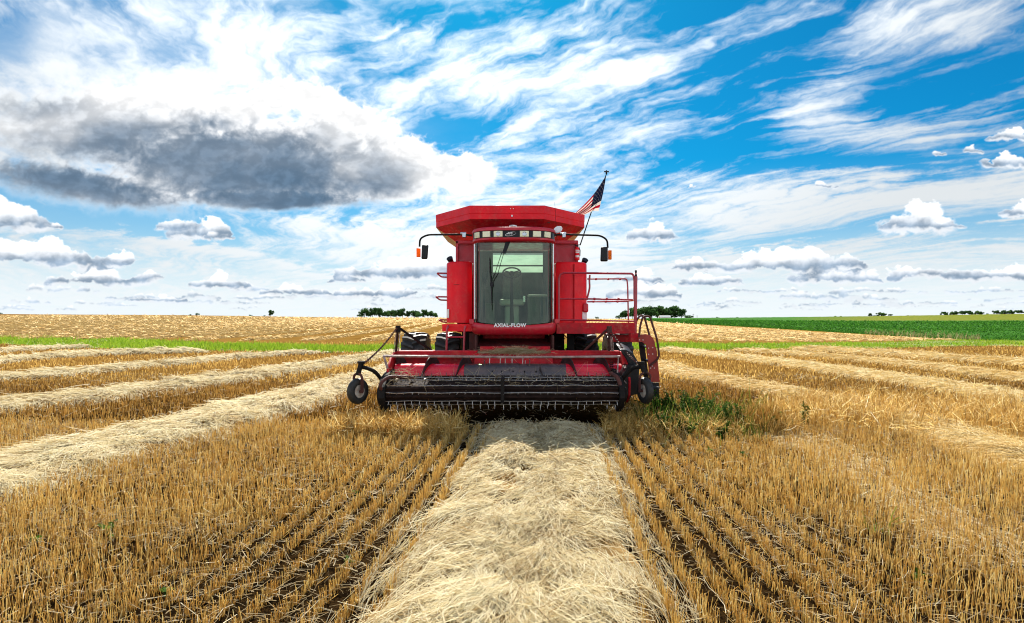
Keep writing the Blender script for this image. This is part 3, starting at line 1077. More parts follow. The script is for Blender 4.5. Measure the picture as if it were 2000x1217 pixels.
b.build_each('tank_side_slope', M['tan'], tank)
b = MB()
b.prism([(*up[3], ZM - .004), (*up[4], ZM - .004), (*lo[4], ZL), (*lo[3], ZL)], (0, -.03, .03))
b.box(-1.22, 1.14, 16.85, 16.95, 3.06, 3.66); b.box(-1.22, -1.18, 14.9, 16.9, 3.06, 3.66); b.box(1.10, 1.14, 14.9, 16.9, 3.06, 3.66)
b.build('tank_rear', M['red_worn'], tank)
b = MB()
b.prism([(-1.17, 14.80, 2.94), (1.09, 14.80, 2.94), (1.09, 16.84, 3.75), (-1.17, 16.84, 3.75)], (0, 0, -.03))
b.build('tank_floor', M['galv'], tank)
b = MB()
b.box(-.016, .016, 13.285, 13.296, ZM + .05, ZM + .085)
for x in (-.03, .03): b.box(x - .008, x + .008, 13.284, 13.292, ZU - .075, ZU - .06)
b.build_each('tank_marker', M['white'], tank)
b = MB()
q = W(1066, 431, 13.7)
b.hexa([(q.x - .09, 13.42, 3.965), (q.x + .07, 13.5, 3.93), (q.x + .08, 13.52, 3.93), (q.x - .07, 13.44, 3.965), (q.x - .06, 13.42, 3.985), (q.x + .06, 13.5, 3.955), (q.x + .07, 13.52, 3.955), (q.x - .05, 13.44, 3.985)])
b.build('tank_bracket', M['rust'], tank)

# ---- platforms, railing
b = MB()
p0, p1 = W(1087, 652, 13.0), W(1243, 630.5, 13.0)
b.box(p0.x, p1.x, 13.0, 13.05, p0.z, p1.z)
b.box(p0.x, p1.x, 13.052, 14.5, p1.z - .07, p1.z - .01)
b.box(p1.x - .05, p1.x, 13.052, 14.5, p0.z, p1.z - .08)
b.box(p0.x, p1.x, 14.45, 14.5, p0.z, p1.z - .08)
b.build('side_platform', M['red_worn'], H, bevel=.006)
b = MB()
q0, q1 = W(863.5, 647.5, 13.1), W(926, 633, 13.1)
b.box(q0.x, q1.x, 13.1, 13.15, q0.z, q1.z)
b.box(q0.x, q1.x, 13.152, 13.6, q1.z - .06, q1.z - .01)
b.build('side_platform', M['red'], H, bevel=.006)
b = MB()
q0, q1 = W(1193, 668, 13.3), W(1236, 652.5, 13.3)
b.box(q0.x, q1.x + .18, 13.3, 13.7, q0.z, q1.z - .015)
b.build('tool_box', M['red_worn'], H, bevel=.01)
b = MB()
Yr = 13.03
b.tube(arc_pts([W(1089, 645, Yr), W(1092, 626, Yr), W(1092, 533, Yr), W(1236, 534.5, Yr), W(1239, 545, Yr), W(1239, 586, Yr)], .14, 6), .021, 8)
b.tube([W(1091, 583.5, Yr), W(1160, 584, Yr), W(1236, 585.5, Yr)], .017, 8)
b.tube([W(1090, 624.5, Yr), W(1238, 627.5, Yr)], .018, 8)
b.tube([W(1240.5, 652, Yr), W(1242, 540, Yr)], .034, 10)
b.tube([W(1242, 541, Yr), W(1242, 529, Yr)], .018, 8)
Yb = 14.35
b.tube(arc_pts([W(1147, 545, Yb), W(1224.5, 544.5, Yb), W(1226, 560, Yb), W(1227.5, 633, Yb)], .06, 5), .017, 8)
b.tube([W(1147, 589.5, Yb), W(1226, 588.5, Yb)], .017, 8)
b.tube([W(1226, 588, Yb), W(1240, 586.5, Yr)], .017, 8)
for px in (1182, 1205, 1158):
    for py, yy in ((545, Yb), (589, Yb), (584, Yr)):
        q = W(px + (py % 7), py, yy)
        b.tube([q - Vector((.02, 0, 0)), q + Vector((.02, 0, 0))], .027, 8)
b.build('railing', M['red_tube'], H)
b = MB()
b.tube([W(1242, 541, Yr - .001), W(1242, 536, Yr - .001)], .026, 8); b.tube([W(1242, 533, Yr), W(1242, 528, Yr)], .022, 8)
b.build_each('post_cap', M['black'], H)

# ---- folding ladder at the platform's end
b = MB()
out_ = [(1247, 668), (1247, 654), (1262, 652.5), (1270, 655), (1276, 661), (1279, 669), (1280, 677), (1282, 678), (1289, 746), (1270, 746), (1262, 674), (1254, 668)]
b.prism([W(a_, c_, 12.62) for a_, c_ in out_], (0, .035, 0))
ladder = b.build('ladder', M['orange_paint'], H, bevel=.004)
b = MB()
b.prism([W(a_, c_, 13.10) for a_, c_ in [(1247, 664), (1258, 664), (1268, 745), (1276, 745), (1276, 776), (1264, 776), (1250, 690)]], (0, .03, 0))
b.prism([W(a_, c_, 12.9) for a_, c_ in [(1271, 747.5), (1287, 747.5), (1287.5, 777), (1273, 776)]], (0, .03, 0))
for f in (.1, .4, .7, .97):
    q = W(1256 + 18 * f, 668 + 90 * f, 12.9)
    b.box(q.x - .03, q.x + .1, 12.66, 13.1, q.z - .015, q.z + .015)
b.build_each('ladder_step', M['black'], ladder)
b = MB()
for a_, c_ in [(1249.5, 656), (1249.5, 664), (1256, 664), (1267, 680), (1275, 679), (1267, 692), (1275, 691.5), (1271, 719), (1278, 719), (1274, 715)]:
    q = W(a_, c_, 12.61); b.tube([q, q + Vector((0, .02, 0))], .009, 8)
b.build_each('ladder_bolt', M['white'], ladder)
b = MB()
b.tube(arc_pts([W(1248, 658, 12.6), W(1251, 633, 12.6), W(1256, 618, 12.6), W(1269, 617, 12.6), W(1284, 665, 12.6), W(1288, 700, 12.6), W(1269, 714, 12.6)], .13, 6), .021, 8)
b.build('ladder_handrail', M['rust'], ladder)
b = MB()
b.tube(arc_pts([W(1240, 652, 13.05), W(1243, 626, 13.05), W(1250, 616.5, 13.05), W(1258, 617, 13.05), W(1269, 657, 13.05)], .10, 6), .021, 8)
b.build('ladder_handrail', M['rust'], ladder)
b = MB()
q0, q1 = W(1232, 668, 12.75), W(1249, 651, 12.75)
b.box(q0.x, q1.x, 12.75, 13.0, q0.z, q1.z)
b.build('ladder_mount', M['red_worn'], ladder, bevel=.006)
# little step frame at the left platform
b = MB()
for px in (873, 907):
    b.tube(arc_pts([W(px - 1, 686, 12.75), W(px, 645, 12.75), W(px + 2, 637, 12.75), W(px + 2, 639, 13.1)], .05), .021, 8)
b.tube([W(873, 658.5, 12.75), W(907, 658.5, 12.75)], .018, 8)
b.build('step_frame', M['red_tube'], H)

# ---- feeder house and chassis
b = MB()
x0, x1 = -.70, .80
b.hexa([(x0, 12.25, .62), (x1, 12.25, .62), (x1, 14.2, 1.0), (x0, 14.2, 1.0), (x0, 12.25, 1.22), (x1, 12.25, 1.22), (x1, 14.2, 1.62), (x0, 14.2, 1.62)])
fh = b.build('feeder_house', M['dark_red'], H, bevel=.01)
b = MB()
for x in (x0 - .03, x1 + .0):
    b.box(x, x + .03, 12.6, 13.9, 1.0, 1.58)
b.box(-.88, -.73, 13.2, 13.5, .9, 1.62)
b.build_each('feeder_cheek', M['rust'], fh, bevel=.006)
b = MB()
b.tube([(-2.5, 15.0, .80), (2.7, 15.0, .80)], .11, 12)
for x in (-1.0, 1.05): b.box(x - .12, x + .12, 14.3, 15.6, .7, 1.62)
b.box(1.16, 1.3, 13.4, 13.55, .8, 1.62)
b.tube([(1.0, 13.3, 1.0), (1.35, 13.6, 1.55)], .035, 8)
b.build('axle', M['blackmat'], H, bevel=.01)
b = MB()
for k in range(9):
    q = Vector((.98 + random.uniform(-.08, .3), 13.35 + random.uniform(0, .3), 1.25 + random.uniform(-.22, .26)))
    q2 = q + Vector((random.uniform(-.12, .12), random.uniform(-.05, .1), random.uniform(-.14, .14)))
    b.tube([q, (q + q2) / 2 + Vector((0, -.03, 0)), q2], .010, 5)
b.build_each('hydraulic_hose', M['black'], H)

# ---- lugged drive wheels
def drive_wheel(cx, w=.56, Rr=.80, Y0=15.0):
    b = MB(); h = w / 2
    prof = [(.36, -h * .75), (.42, -h * .95), (Rr * .75, -h), (Rr - .10, -h * .97), (Rr - .065, -h * .82), (Rr - .055, 0), (Rr - .065, h * .82), (Rr - .10, h * .97), (Rr * .75, h), (.42, h * .95), (.36, h * .75)]
    b.lathe(prof, (cx, Y0, Rr), (1, 0, 0), 48, close=True)
    def pt(r, a_, x): return (cx + x, Y0 - r * math.sin(a_), Rr + r * math.cos(a_))
    N = 20
    for k in range(N):
        for sx in (-1, 1):
            a0 = 2 * PI * (k + (.5 if sx > 0 else 0)) / N
            wa = .052
            sk = -.20
            segs = [(-.02, 0.0, 1.0), (h * .55, .55, 1.05), (h * .98, 1.0, 1.5)]
            for (xa, fa, ka), (xb, fb, kb) in zip(segs, segs[1:]):
                ra, rb = (Rr - .08, Rr - .08) if xb < h * .9 else (Rr - .08, Rr - .15)
                ta, tb = (Rr + .005, Rr + .002) if xb < h * .9 else (Rr + .002, Rr - .03)
                A = [pt(ra, a0 + sk * fa - wa * ka, sx * xa), pt(rb, a0 + sk * fb - wa * kb, sx * xb), pt(rb, a0 + sk * fb + wa * kb, sx * xb), pt(ra, a0 + sk * fa + wa * ka, sx * xa)]
                B = [pt(ta, a0 + sk * fa - wa * .7 * ka, sx * xa), pt(tb, a0 + sk * fb - wa * .7 * kb, sx * xb), pt(tb, a0 + sk * fb + wa * .7 * kb, sx * xb), pt(ta, a0 + sk * fa + wa * .7 * ka, sx * xa)]
                b.hexa(A + B, 1)
    wh = empty('drive_wheel', (0, 0, 0)); wh.parent = H
    wh.location = Vector((cx, Y0, 0)) - root_loc(H)
    b.build('tyre', [M['rubber'], M['tread']], wh, smooth=30)
    b = MB()
    b.lathe([(.365, -h * .74), (.37, -h * .5), (.30, -h * .3), (.12, -h * .25), (.12, h * .25), (.30, h * .3), (.37, h * .5), (.365, h * .74)], (cx, Y0, Rr), (1, 0, 0), 32)
    b.build('rim', M['rim'], wh)
for cx in (-2.24, -1.47, 1.68, 2.46): drive_wheel(cx)

# ---- pickup header
hd = empty('header', (0, 0, 0)); hd.parent = H
hd.location = Vector((-.08, 11.8, .4)) - root_loc(H)
HX0, HX1 = -2.19, 2.05
b = MB()
b.box(HX0, HX1, 12.2, 12.24, .45, 1.262)
b.box(HX0, -.66, 12.14, 12.5, 1.264, 1.30); b.box(.74, HX1, 12.14, 12.5, 1.264, 1.30)
b.box(HX0, -.66, 12.13, 12.198, 1.16, 1.262); b.box(.74, HX1, 12.13, 12.198, 1.16, 1.262)
b.hexa([(-.72, 12.06, 1.02), (.78, 12.06, 1.02), (.78, 12.198, 1.02), (-.72, 12.198, 1.02), (-.70, 12.10, 1.255), (.76, 12.10, 1.255), (.76, 12.198, 1.255), (-.70, 12.198, 1.255)])
b.box(-.62, .74, 12.42, 12.48, 1.262, 1.375)
b.box(HX0, HX1, 11.55, 12.198, .47, .50)
b.build('back_panel', M['red_worn'], hd, bevel=.006)
for x, xt in ((HX0 - .04, .04), (HX1, .04)):
    b = MB()
    prof = [(12.5, 1.285), (12.0, 1.29), (11.65, 1.20), (11.38, 1.02), (11.26, .82), (11.3, .55), (11.55, .40), (12.3, .42), (12.5, .6)]
    b.prism([(x, y, z) for y, z in prof], (xt, 0, 0))
    b.build('end_sheet', M['red_worn'], hd, bevel=.008)
b = MB(); b.tube([(-2.3, 11.42, 1.245), (-1.1, 11.42, 1.24), (0, 11.42, 1.226), (1.0, 11.42, 1.23), (1.93, 11.42, 1.238)], .022, 8)
b.tube([(-2.29, 11.42, 1.24), (-2.22, 11.40, 1.05), (-2.22, 11.45, .9)], .022, 8)
b.build('wind_guard_pipe', M['pipe'], hd)
b = MB(); b.tube([(1.90, 11.42, 1.235), (1.86, 11.3, .95), (1.80, 11.2, .88)], .013, 6)
b.tube([(1.86, 11.3, .97), (2.0, 11.2, .78)], .010, 6)
b.build('guard_stay', M['pipe'], hd)
AY, AZ_, AR = 11.90, .875, .205
for x0, x1, mk in ((-2.16, -.88, 'drum_red'), (-.879, .99, 'steel'), (.991, 2.02, 'drum_red')):
    b = MB()
    b.lathe([(AR * .4, x0), (AR, x0 + .001), (AR, x0 + (x1 - x0) / 2), (AR, x1 - .001), (AR * .4, x1)], (0, AY, AZ_), (1, 0, 0), 40)
    b.build('auger_drum', M[mk], hd)
b = MB(); b.lathe([(AR, -.46), (AR + .008, -.455), (AR + .008, .13), (AR, .135)], (0, AY, AZ_), (1, 0, 0), 40)
b.build('drum_cover_plate', M['steel'], hd)
for x0, x1, hand, ph in ((-2.14, -.55, -1, 1.9), (.50, 2.0, 1, 2.6)):
    b = MB()
    N = 110; pitch = .62
    rows = [[], []]
    for i in range(N + 1):
        x = x0 + (x1 - x0) * i / N
        a_ = ph + hand * 2 * PI * (x - x0) / pitch
        for r_, rr in ((0, AR - .01), (1, AR + .15)):
            rows[r_].append((x + (.0 if r_ else .0), AY + rr * math.cos(a_), AZ_ + rr * math.sin(a_)))
    b.grid(rows, thick=(.014, 0, 0))
    b.build('auger_flight', M['flight'], hd)
b = MB()
for k in range(14):
    x = -.5 + k * .075
    a_ = 2.2 + k * 1.13
    q = Vector((x, AY + AR * math.cos(a_), AZ_ + AR * math.sin(a_)))
    b.tube([q, q + Vector((0, math.cos(a_), math.sin(a_))) * .13], .009, 6)
for x in (-.42, -.22, 0., .2):
    b.tube([(x, AY + .02, AZ_ + AR), (x + .005, AY + .03, AZ_ + AR + .11)], .009, 6)
b.build_each('retracting_finger', M['bright'], hd)
b = MB()
for x in [-2.0 + .11 * k for k in range(37)]:
    q = Vector((x, AY - AR * .80, AZ_ - AR * .6)); b.tube([q, q + Vector((0, -.012, -.006))], .008, 6)
for x in (-.36, -.19, .02, .23, .44):
    b.tube([(x, AY - AR * .93 - .012, AZ_ + AR * .42), (x, AY - AR * .93 + .02, AZ_ + AR * .1)], .013, 6)
b.build_each('drum_bolt', M['black'], hd)
# pickup: rubber belt on rollers, tine bars
PX0, PX1 = -2.13, 1.80
prof = [(11.52, .83), (11.3, .835), (11.05, .80), (10.9, .745), (10.82, .66), (10.82, .57), (10.88, .50), (11.0, .455), (11.3, .44), (11.52, .5)]
b = MB(); b.prism([(PX0, y, z) for y, z in prof], (PX1 - PX0, 0, 0))
b.build('pickup_belt', M['belt'], hd, smooth=50)
for y, z, r_ in ((11.40, .865, .028), (10.86, .725, .026), (10.80, .595, .024)):
    b = MB(); b.tube([(PX0, y, z), (PX0 + 1.2, y, z + .004), (PX0 + 2.4, y, z - .006), (PX1, y, z)], r_, 10)
    b.build('roller', M['rust'] if r_ > .03 else M['belt'], hd)
for y, z, (ny, nz_), ln, mk in ((11.50, .875, (-.1, 1), .07, 'bright'), (11.26, .872, (-.3, 1), .06, 'bright'), (11.06, .85, (-.5, .8), .07, 'bright'),
                               (10.88, .775, (-.8, .5), .06, 'bright'), (10.795, .66, (-1, -.3), .06, 'bright'), (10.80, .52, (-.3, -1), .07, 'bright'), (10.92, .452, (0, -1), .085, 'bright')):
    b = MB()
    jit = [random.uniform(-.007, .007) for _ in range(31)]
    pts = [(PX0 + (PX1 - PX0) * k / 30, y, z + jit[k]) for k in range(31)]
    b.tube(pts, .009 if mk == 'bright' else .014, 6)
    nt = 31
    for k in range(nt):
        if random.random() < .06: continue
        x = PX0 + .06 + (PX1 - PX0 - .1) * k / (nt - 1) + random.uniform(-.012, .012)
        d = Vector((random.uniform(-.12, .12), ny, nz_)).normalized()
        L_ = ln * random.uniform(.85, 1.15)
        b.tube([Vector((x, y, z)), Vector((x, y, z)) + d * L_ * .6, Vector((x, y - .004, z)) + d * L_ + Vector((.0, -.012, 0))], [.006, .006, .003], 5)
    b.build('tine_bar', M[mk], hd)
b = MB()
for k in range(16):
    x = PX0 + .12 + k * .243
    b.box(x, x + .012, 11.05, 11.5, .84, .87)
b.build_each('belt_splice', M['bright'], hd)
b = MB()
q = -.16
b.box(q - .03, q + .03, 10.74, 11.5, .86, .895); b.box(q - .03, q + .03, 10.73, 10.79, .50, .86)
b.build('centre_bracket', M['blackmat'], hd, bevel=.006)
for x0, x1 in ((PX0 - .13, PX0 - .01), (PX1 + .01, PX1 + .10)):
    b = MB()
    pr = [(11.7, 1.0), (11.3, .96), (11.0, .90), (10.78, .76), (10.72, .58), (10.80, .46), (10.95, .36), (11.1, .30), (11.3, .34), (11.7, .38)]
    b.prism([(x0, y, z) for y, z in pr], (x1 - x0, 0, 0))
    for (y, z, r_) in ((10.95, .62, .13), (11.35, .80, .10), (11.4, .55, .09)):
        xs = x0 - .03 if x0 < 0 else x1 + .03
        b.lathe([(r_, 0), (r_, .05)], (min(xs, x0 if x0 < 0 else x1), y, z), (1, 0, 0), 18)
    b.build('pickup_end_plate', M['blackmat'], hd, bevel=.01)
b = MB()
x = PX0 - .02
b.tube(smooth_curve([(x + .02, 11.0, .60), (x - .06, 10.72, .78), (x + .06, 10.85, .92), (x + .35, 11.05, .90), (x + .42, 11.2, .87)], 6), .030, 8)
b.build('hydraulic_pipe', M['rust'], hd)
for px in (1206,):
    b = MB()
    q = W(px, 745, 10.9)
    b.tube(smooth_curve([q + Vector((-.08, .2, .12)), q + Vector((0, 0, .06)), q + Vector((.05, -.05, -.12)), q + Vector((.04, 0, -.3))], 6), .035, 8)
    b.build('hydraulic_pipe', M['rust'], hd)
b = MB()
b.prism([W(a_, c_, 11.5) for a_, c_ in [(1211, 684), (1222, 683), (1236, 690), (1249, 711), (1228, 712), (1222, 700)]], (0, .5, .1))
b.prism([W(a_, c_, 11.3) for a_, c_ in [(1226, 713), (1249, 713), (1247, 770), (1212, 775), (1210, 745)]], (0, .4, 0))
b.build_each('belt_shield', M['black'], hd, bevel=.01)

# ---- gauge wheels on arms at both ends of the header
def coil(b, p, q, r, turns, rw):
    p, q = Vector(p), Vector(q); d = (q - p); u = d.orthogonal().normalized(); w = d.normalized().cross(u)
    N = int(turns * 9)
    b.tube([p + d * (i / N) + (u * math.cos(2 * PI * turns * i / N) + w * math.sin(2 * PI * turns * i / N)) * r for i in range(N + 1)], rw, 5)


def chain(b, p, q, link=.055, rw=.0075):
    p, q = Vector(p), Vector(q); d = (q - p); L_ = d.length; d.normalize()
    u = d.orthogonal().normalized(); w = d.cross(u)
    k = int(L_ / (link * .74))
    for i in range(k):
        c = p + d * (L_ * (i + .5) / k) - Vector((0, 0, 1)) * .05 * math.sin(PI * (i + .5) / k)
        s_ = (u + w).normalized() if i % 2 else (u - w).normalized()
        b.tube([c + d * math.cos(t) * link * .5 + s_ * math.sin(t) * link * .27 for t in [2 * PI * j / 10 for j in range(11)]], rw, 5, cap=False)


def gauge_wheel(c, nrm, top, arm, chain_to, rad=.222, wd=.13, post_top=None, brace=None):
    c = Vector(c); nrm = Vector(nrm).normalized()
    g = empty('gauge_wheel', (0, 0, 0)); g.parent = H
    g.location = c - Vector((0, 0, rad)) - root_loc(H)
    b = MB(); h = wd / 2
    prof = [(rad * .50, -h * .7), (rad * .58, -h * .9), (rad * .76, -h), (rad * .92, -h * .75), (rad * .985, -h * .35), (rad, 0), (rad * .985, h * .35), (rad * .92, h * .75), (rad * .76, h), (rad * .58, h * .9), (rad * .50, h * .7)]
    for t in (-.22, .22):
        pass
    b.lathe(prof, c, nrm, 40, close=True)
    b.build('tyre', M['rubber'], g)
    b = MB()
    b.lathe([(rad * .51, -h * .68), (rad * .49, -h * .3), (rad * .3, -h * .1), (rad * .18, -h * .5), (rad * .18, h * .5), (rad * .3, h * .1), (rad * .49, h * .3), (rad * .51, h * .68)], c, nrm, 28)
    b.build('rim', M['rim'], g)
    b = MB()
    side = Vector((0, 0, 1)).cross(nrm).normalized()
    for s_ in (-1, 1):
        o = nrm * s_ * (h + .03)
        pts = [c + o - side * .035, c + o + side * .035, c + o + side * .03 + Vector((0, 0, rad * .95)), c + o - side * .03 + Vector((0, 0, rad * .95))]
        b.prism(pts, nrm * .012)
        b.tube([c + o * .6 + Vector((0, 0, 0)), c + o * 1.2], .028, 8)
    arc = [c + nrm * (h + .036) * math.cos(t) + Vector((0, 0, rad * .95 + .09 * math.sin(t))) for t in [PI * k / 8 for k in range(9)]]
    b.tube(arc, .022, 8)
    b.build('fork', M['rust'], g)
    b = MB()
    tp = Vector(top)
    b.tube([c + Vector((0, 0, rad + .05)), tp], .042, 12)
    b.tube([tp - Vector((0, 0, .01)), tp + Vector((0, 0, .03))], .062, 12)
    b.tube(smooth_curve(arm, 5), .034, 8)
    b.build('caster_arm', M['blackmat'], g)
    b = MB()
    chain(b, tp + Vector((.03, 0, -.02)) if chain_to.x > tp.x else tp + Vector((-.03, 0, -.02)), chain_to)
    b.build('chain', M['rust'], g)


gauge_wheel(W(699, 764, 10.9), (math.sin(R(57)), -math.cos(R(57)), .0), W(705.5, 709, 10.95),
            [W(708, 717, 10.95), W(722, 721, 11.0), W(734, 728, 11.1), W(747, 744, 11.25)], W(775, 641, 12.1))
gauge_wheel(W(1260, 763, 10.9), (-math.sin(R(74)), -math.cos(R(74)), -.02), W(1252, 710, 10.98),
            [W(1251, 717, 10.98), W(1238, 718, 11.05), W(1224, 731, 11.15), W(1212, 746, 11.25)], W(1195, 650, 12.1), rad=.228)
for sx in (-1, 1):
    b = MB()
    if sx < 0:
        tp, bt, br = W(777.5, 637, 12.15), W(773, 692, 12.2), W(846, 687, 12.6)
        sp = [(W(775, 648, 12.12), W(770, 694, 12.2)), (W(779, 648, 12.18), W(776, 694, 12.25))]
    else:
        tp, bt, br = W(1190, 638, 12.15), W(1190, 692, 12.2), W(1136, 690, 12.6)
        sp = [(W(1188, 648, 12.12), W(1188, 698, 12.2)), (W(1193, 652, 12.18), W(1197, 690, 12.25))]
    b.tube([tp, bt], .022, 8)
    b.tube([tp + Vector((0, 0, .01)), tp - Vector((0, 0, .12))], .05, 8)
    b.tube([tp - Vector((0, 0, .02)), br], .024, 6)
    lp_ = b.build('lift_post', M['blackmat'] if sx < 0 else M['rust'], hd)
    b = MB()
    for p_, q_ in sp: coil(b, p_, q_, .026, 20, .006)
    b.build_each('coil_spring', M['rust'], hd)
b = MB()
q = W(1196, 700, 11.9)
coil(b, W(1194, 705, 11.8), W(1196, 742, 11.6), .03, 9, .007)
b.build_each('coil_spring', M['rust'], hd)

# ---- things carried by the harvester
b = MB()
q = W(1127.5, 508, 13.72); t_ = W(1127.5, 484, 13.72)
b.lathe([(.04, 0), (.05, .012), (.05, .24), (.042, .265), (.018, .28)], q, (0, 0, 1), 20)
fe = b.build('fire_extinguisher', M['red'], None, loc=q)
tag(fe, 'small red fire extinguisher standing by the tank frame beside the railing side of the cab', 'fire extinguisher')
b = MB()
for z0, z1 in ((.055, .10), (.145, .18), (.195, .215)):
    pts = [[q + Vector((.0515 * math.sin(t), -.0515 * math.cos(t), z)) for t in [(-.9 + 1.8 * k / 8) for k in range(9)]] for z in (z0, z1)]
    b.grid(pts)
b.build('paper_label', M['decal'], fe)
b = MB()
b.box(q.x - .015, q.x + .015, q.y - .02, q.y + .02, q.z + .281, q.z + .31); b.tube([q + Vector((-.05, 0, .315)), q + Vector((.05, 0, .325))], .012, 6)
b.tube([q + Vector((.03, -.02, .30)), q + Vector((.06, -.03, .2)), q + Vector((.055, -.03, .08))], .008, 6)
b.build('valve', M['black'], fe)

# flag on a leaning pole
YF = 14.75
fp = W(1133, 479, YF)
fl = empty('flag', fp)
tag(fl, 'American flag with stars and stripes on a leaning pole behind the grain tank', 'flag')
b = MB(); b.tube([W(1133, 479, YF), W(1157, 408, YF), W(1184, 341, YF)], [.014, .012, .009], 8)
b.build('flag_pole', M['blackmat'], fl)
b = MB()
q = W(1184.5, 338.5, YF)
b.lathe([(.01, -.03), (.022, 0), (.012, .02), (.016, .03)], q, (0, 0, 1), 12)
for sx in (-1, 1):
    b.prism([q + Vector((0, -.008, .03)), q + Vector((sx * .02, -.008, .055)), q + Vector((sx * .055, -.008, .05)), q + Vector((sx * .06, -.008, .015)), q + Vector((sx * .035, -.008, .03)), q + Vector((sx * .015, -.008, .015))], (0, .016, 0))
b.tube([q + Vector((0, 0, .02)), q + Vector((0, 0, .06)), q + Vector((-.012, 0, .075))], [.015, .014, .006], 6)
b.build('eagle_finial', M['black'], fl)


def fpx(cx, cy): return (1080 + cx / 7.606, 320 + cy / 7.606)
topc = smooth_curve([(*fpx(793, 165), 0), (*fpx(690, 330), 0), (*fpx(590, 470), 0), (*fpx(470, 600), 0), (*fpx(338, 728), 0)], 10)
botc = smooth_curve([(*fpx(678, 697), 0), (*fpx(600, 700), 0), (*fpx(520, 735), 0), (*fpx(450, 758), 0), (*fpx(350, 740), 0)], 10)
def edge(c, t):
    f = t * (len(c) - 1); i = min(int(f), len(c) - 2); f -= i
    return c[i] * (1 - f) + c[i + 1] * f
NU, NV = 52, 52
def cloth(u, v):
    a_ = edge(topc, u); c_ = edge(botc, u)
    vv = v ** (.86)
    p = a_ * (1 - vv) + c_ * vv
    # hoist edge bows a little, cloth sags between
    p = p + Vector((14 * (1 - u) * math.sin(PI * v) * .12, 6 * math.sin(PI * v) * (u - .25) * .8, 0))
    dep = .16 * math.sin(v * 9 + u * 3.5) * (.25 + .5 * u) * (.3 + v) + .25 * u
    return W(p.x, p.y, YF - .03 - dep * .6)
rows = [[cloth(j / NU, i / NV) for j in range(NU + 1)] for i in range(NV + 1)]
b = MB()
b.grid(rows, 0)
for fi in range(NV * NU):
    i, j = fi // NU, fi % NU
    u, v = (j + .5) / NU, (i + .5) / NV
    if u < .47 and v < 7 / 10: b.m[fi] = 2
    else: b.m[fi] = 1 if int(v * 10) % 2 else 0
for r_ in range(9):
    for c in range(6 if r_ % 2 == 0 else 5):
        u = .47 * ((c + .5) / 6 if r_ % 2 == 0 else (c + 1) / 6); v = 7 / 10 * (r_ + .6) / 9.4
        pts = []
        for k in range(10):
            rr = (.019 if k % 2 == 0 else .008); t = PI / 2 + k * PI / 5
            p = cloth(u + rr * 1.05 * math.cos(t), max(0.001, v - rr * .9 * math.sin(t)))
            pts.append(p + Vector((0, -.006, 0)))
        cc = cloth(u, v) + Vector((0, -.006, 0))
        b.add([cc] + pts, [(0, 1 + k, 1 + (k + 1) % 10) for k in range(10)], 1)


def cloth_mat(name, col):
    m = bpy.data.materials.new(name); m.use_nodes = True; m.node_tree.nodes.clear(); t = NT(m.node_tree)
    d = t.node('ShaderNodeBsdfDiffuse'); d.inputs[0].default_value = (*col, 1)
    tl = t.node('ShaderNodeBsdfTranslucent'); tl.inputs[0].default_value = (*col, 1)
    mx = t.node('ShaderNodeMixShader'); mx.inputs[0].default_value = .4
    m.node_tree.links.new(d.outputs[0], mx.inputs[1]); m.node_tree.links.new(tl.outputs[0], mx.inputs[2])
    o = t.node('ShaderNodeOutputMaterial'); m.node_tree.links.new(mx.outputs[0], o.inputs[0]); return m
b.build('flag_cloth', [cloth_mat('flag_red', (.30, .004, .015)), cloth_mat('flag_white', (.58, .52, .45)), cloth_mat('flag_blue', (.008, .010, .026))], fl, smooth=60, fix=False)
# ------------------------------------------------------------------ terrain
_HPX = np.array([-3000, -800, 0, 350, 700, 1000, 1300, 1600, 1800, 2000, 2800, 5000], float)
_HPY = np.array([608, 611, 613.5, 615.5, 620.5, 622.3, 622.8, 620.3, 617.5, 614.5, 611, 608], float)
RIDGE = 430.0
_HX = (_HPX - 1000) / F * RIDGE
_HZ = CAMZ + (HORY - _HPY) / F * RIDGE


def terrain(x, y):
    x = np.asarray(x, float); y = np.asarray(y, float)
    t = np.clip((y - 62) / (RIDGE - 62), 0, 1)
    t = t ** 1.25 * (1.0 + 0.0 * t)
    h = np.interp(x, _HX, _HZ) * t
    h = h - np.clip((y - RIDGE) / 600, 0, 1) ** 1.5 * 7.0
    side = np.clip((np.abs(x) - 4) / 30, 0, 1)
    h = h + 0.05 * np.sin(x * 0.23 + y * .05) * np.sin(y * 0.19 + 1) * side
    return h


def ground_at(px, py):
    """where the sight line through a photograph pixel meets the ground"""
    px = np.atleast_1d(np.asarray(px, float)); py = np.atleast_1d(np.asarray(py, float))
    Ys = np.concatenate([np.linspace(2.2, 60, 500), np.geomspace(60.2, RIDGE, 700)])
    X = (px[:, None] - 1000) / F * Ys[None]
    Z = CAMZ + (HORY - py[:, None]) / F * Ys[None]
    d = Z - terrain(X, Ys[None])
    below = d < 0
    i = np.where(below.any(1), below.argmax(1), len(Ys) - 1)
    i = np.maximum(i, 1)
    r_ = np.arange(len(px))
    d0, d1 = d[r_, i - 1], d[r_, i]
    f = np.clip(np.where(np.abs(d0 - d1) > 1e-9, d0 / (d0 - d1), 1), 0, 1)
    Y = Ys[i - 1] + (Ys[i] - Ys[i - 1]) * f
    X = (px - 1000) / F * Y
    return np.stack([X, Y, terrain(X, Y)], 1)


ROWD = np.array([0.045, 1.0]); ROWD /= np.linalg.norm(ROWD)      # drilling direction
ROWN = np.array([ROWD[1], -ROWD[0]])
N5, N6 = Noise2(21), Noise2(22)

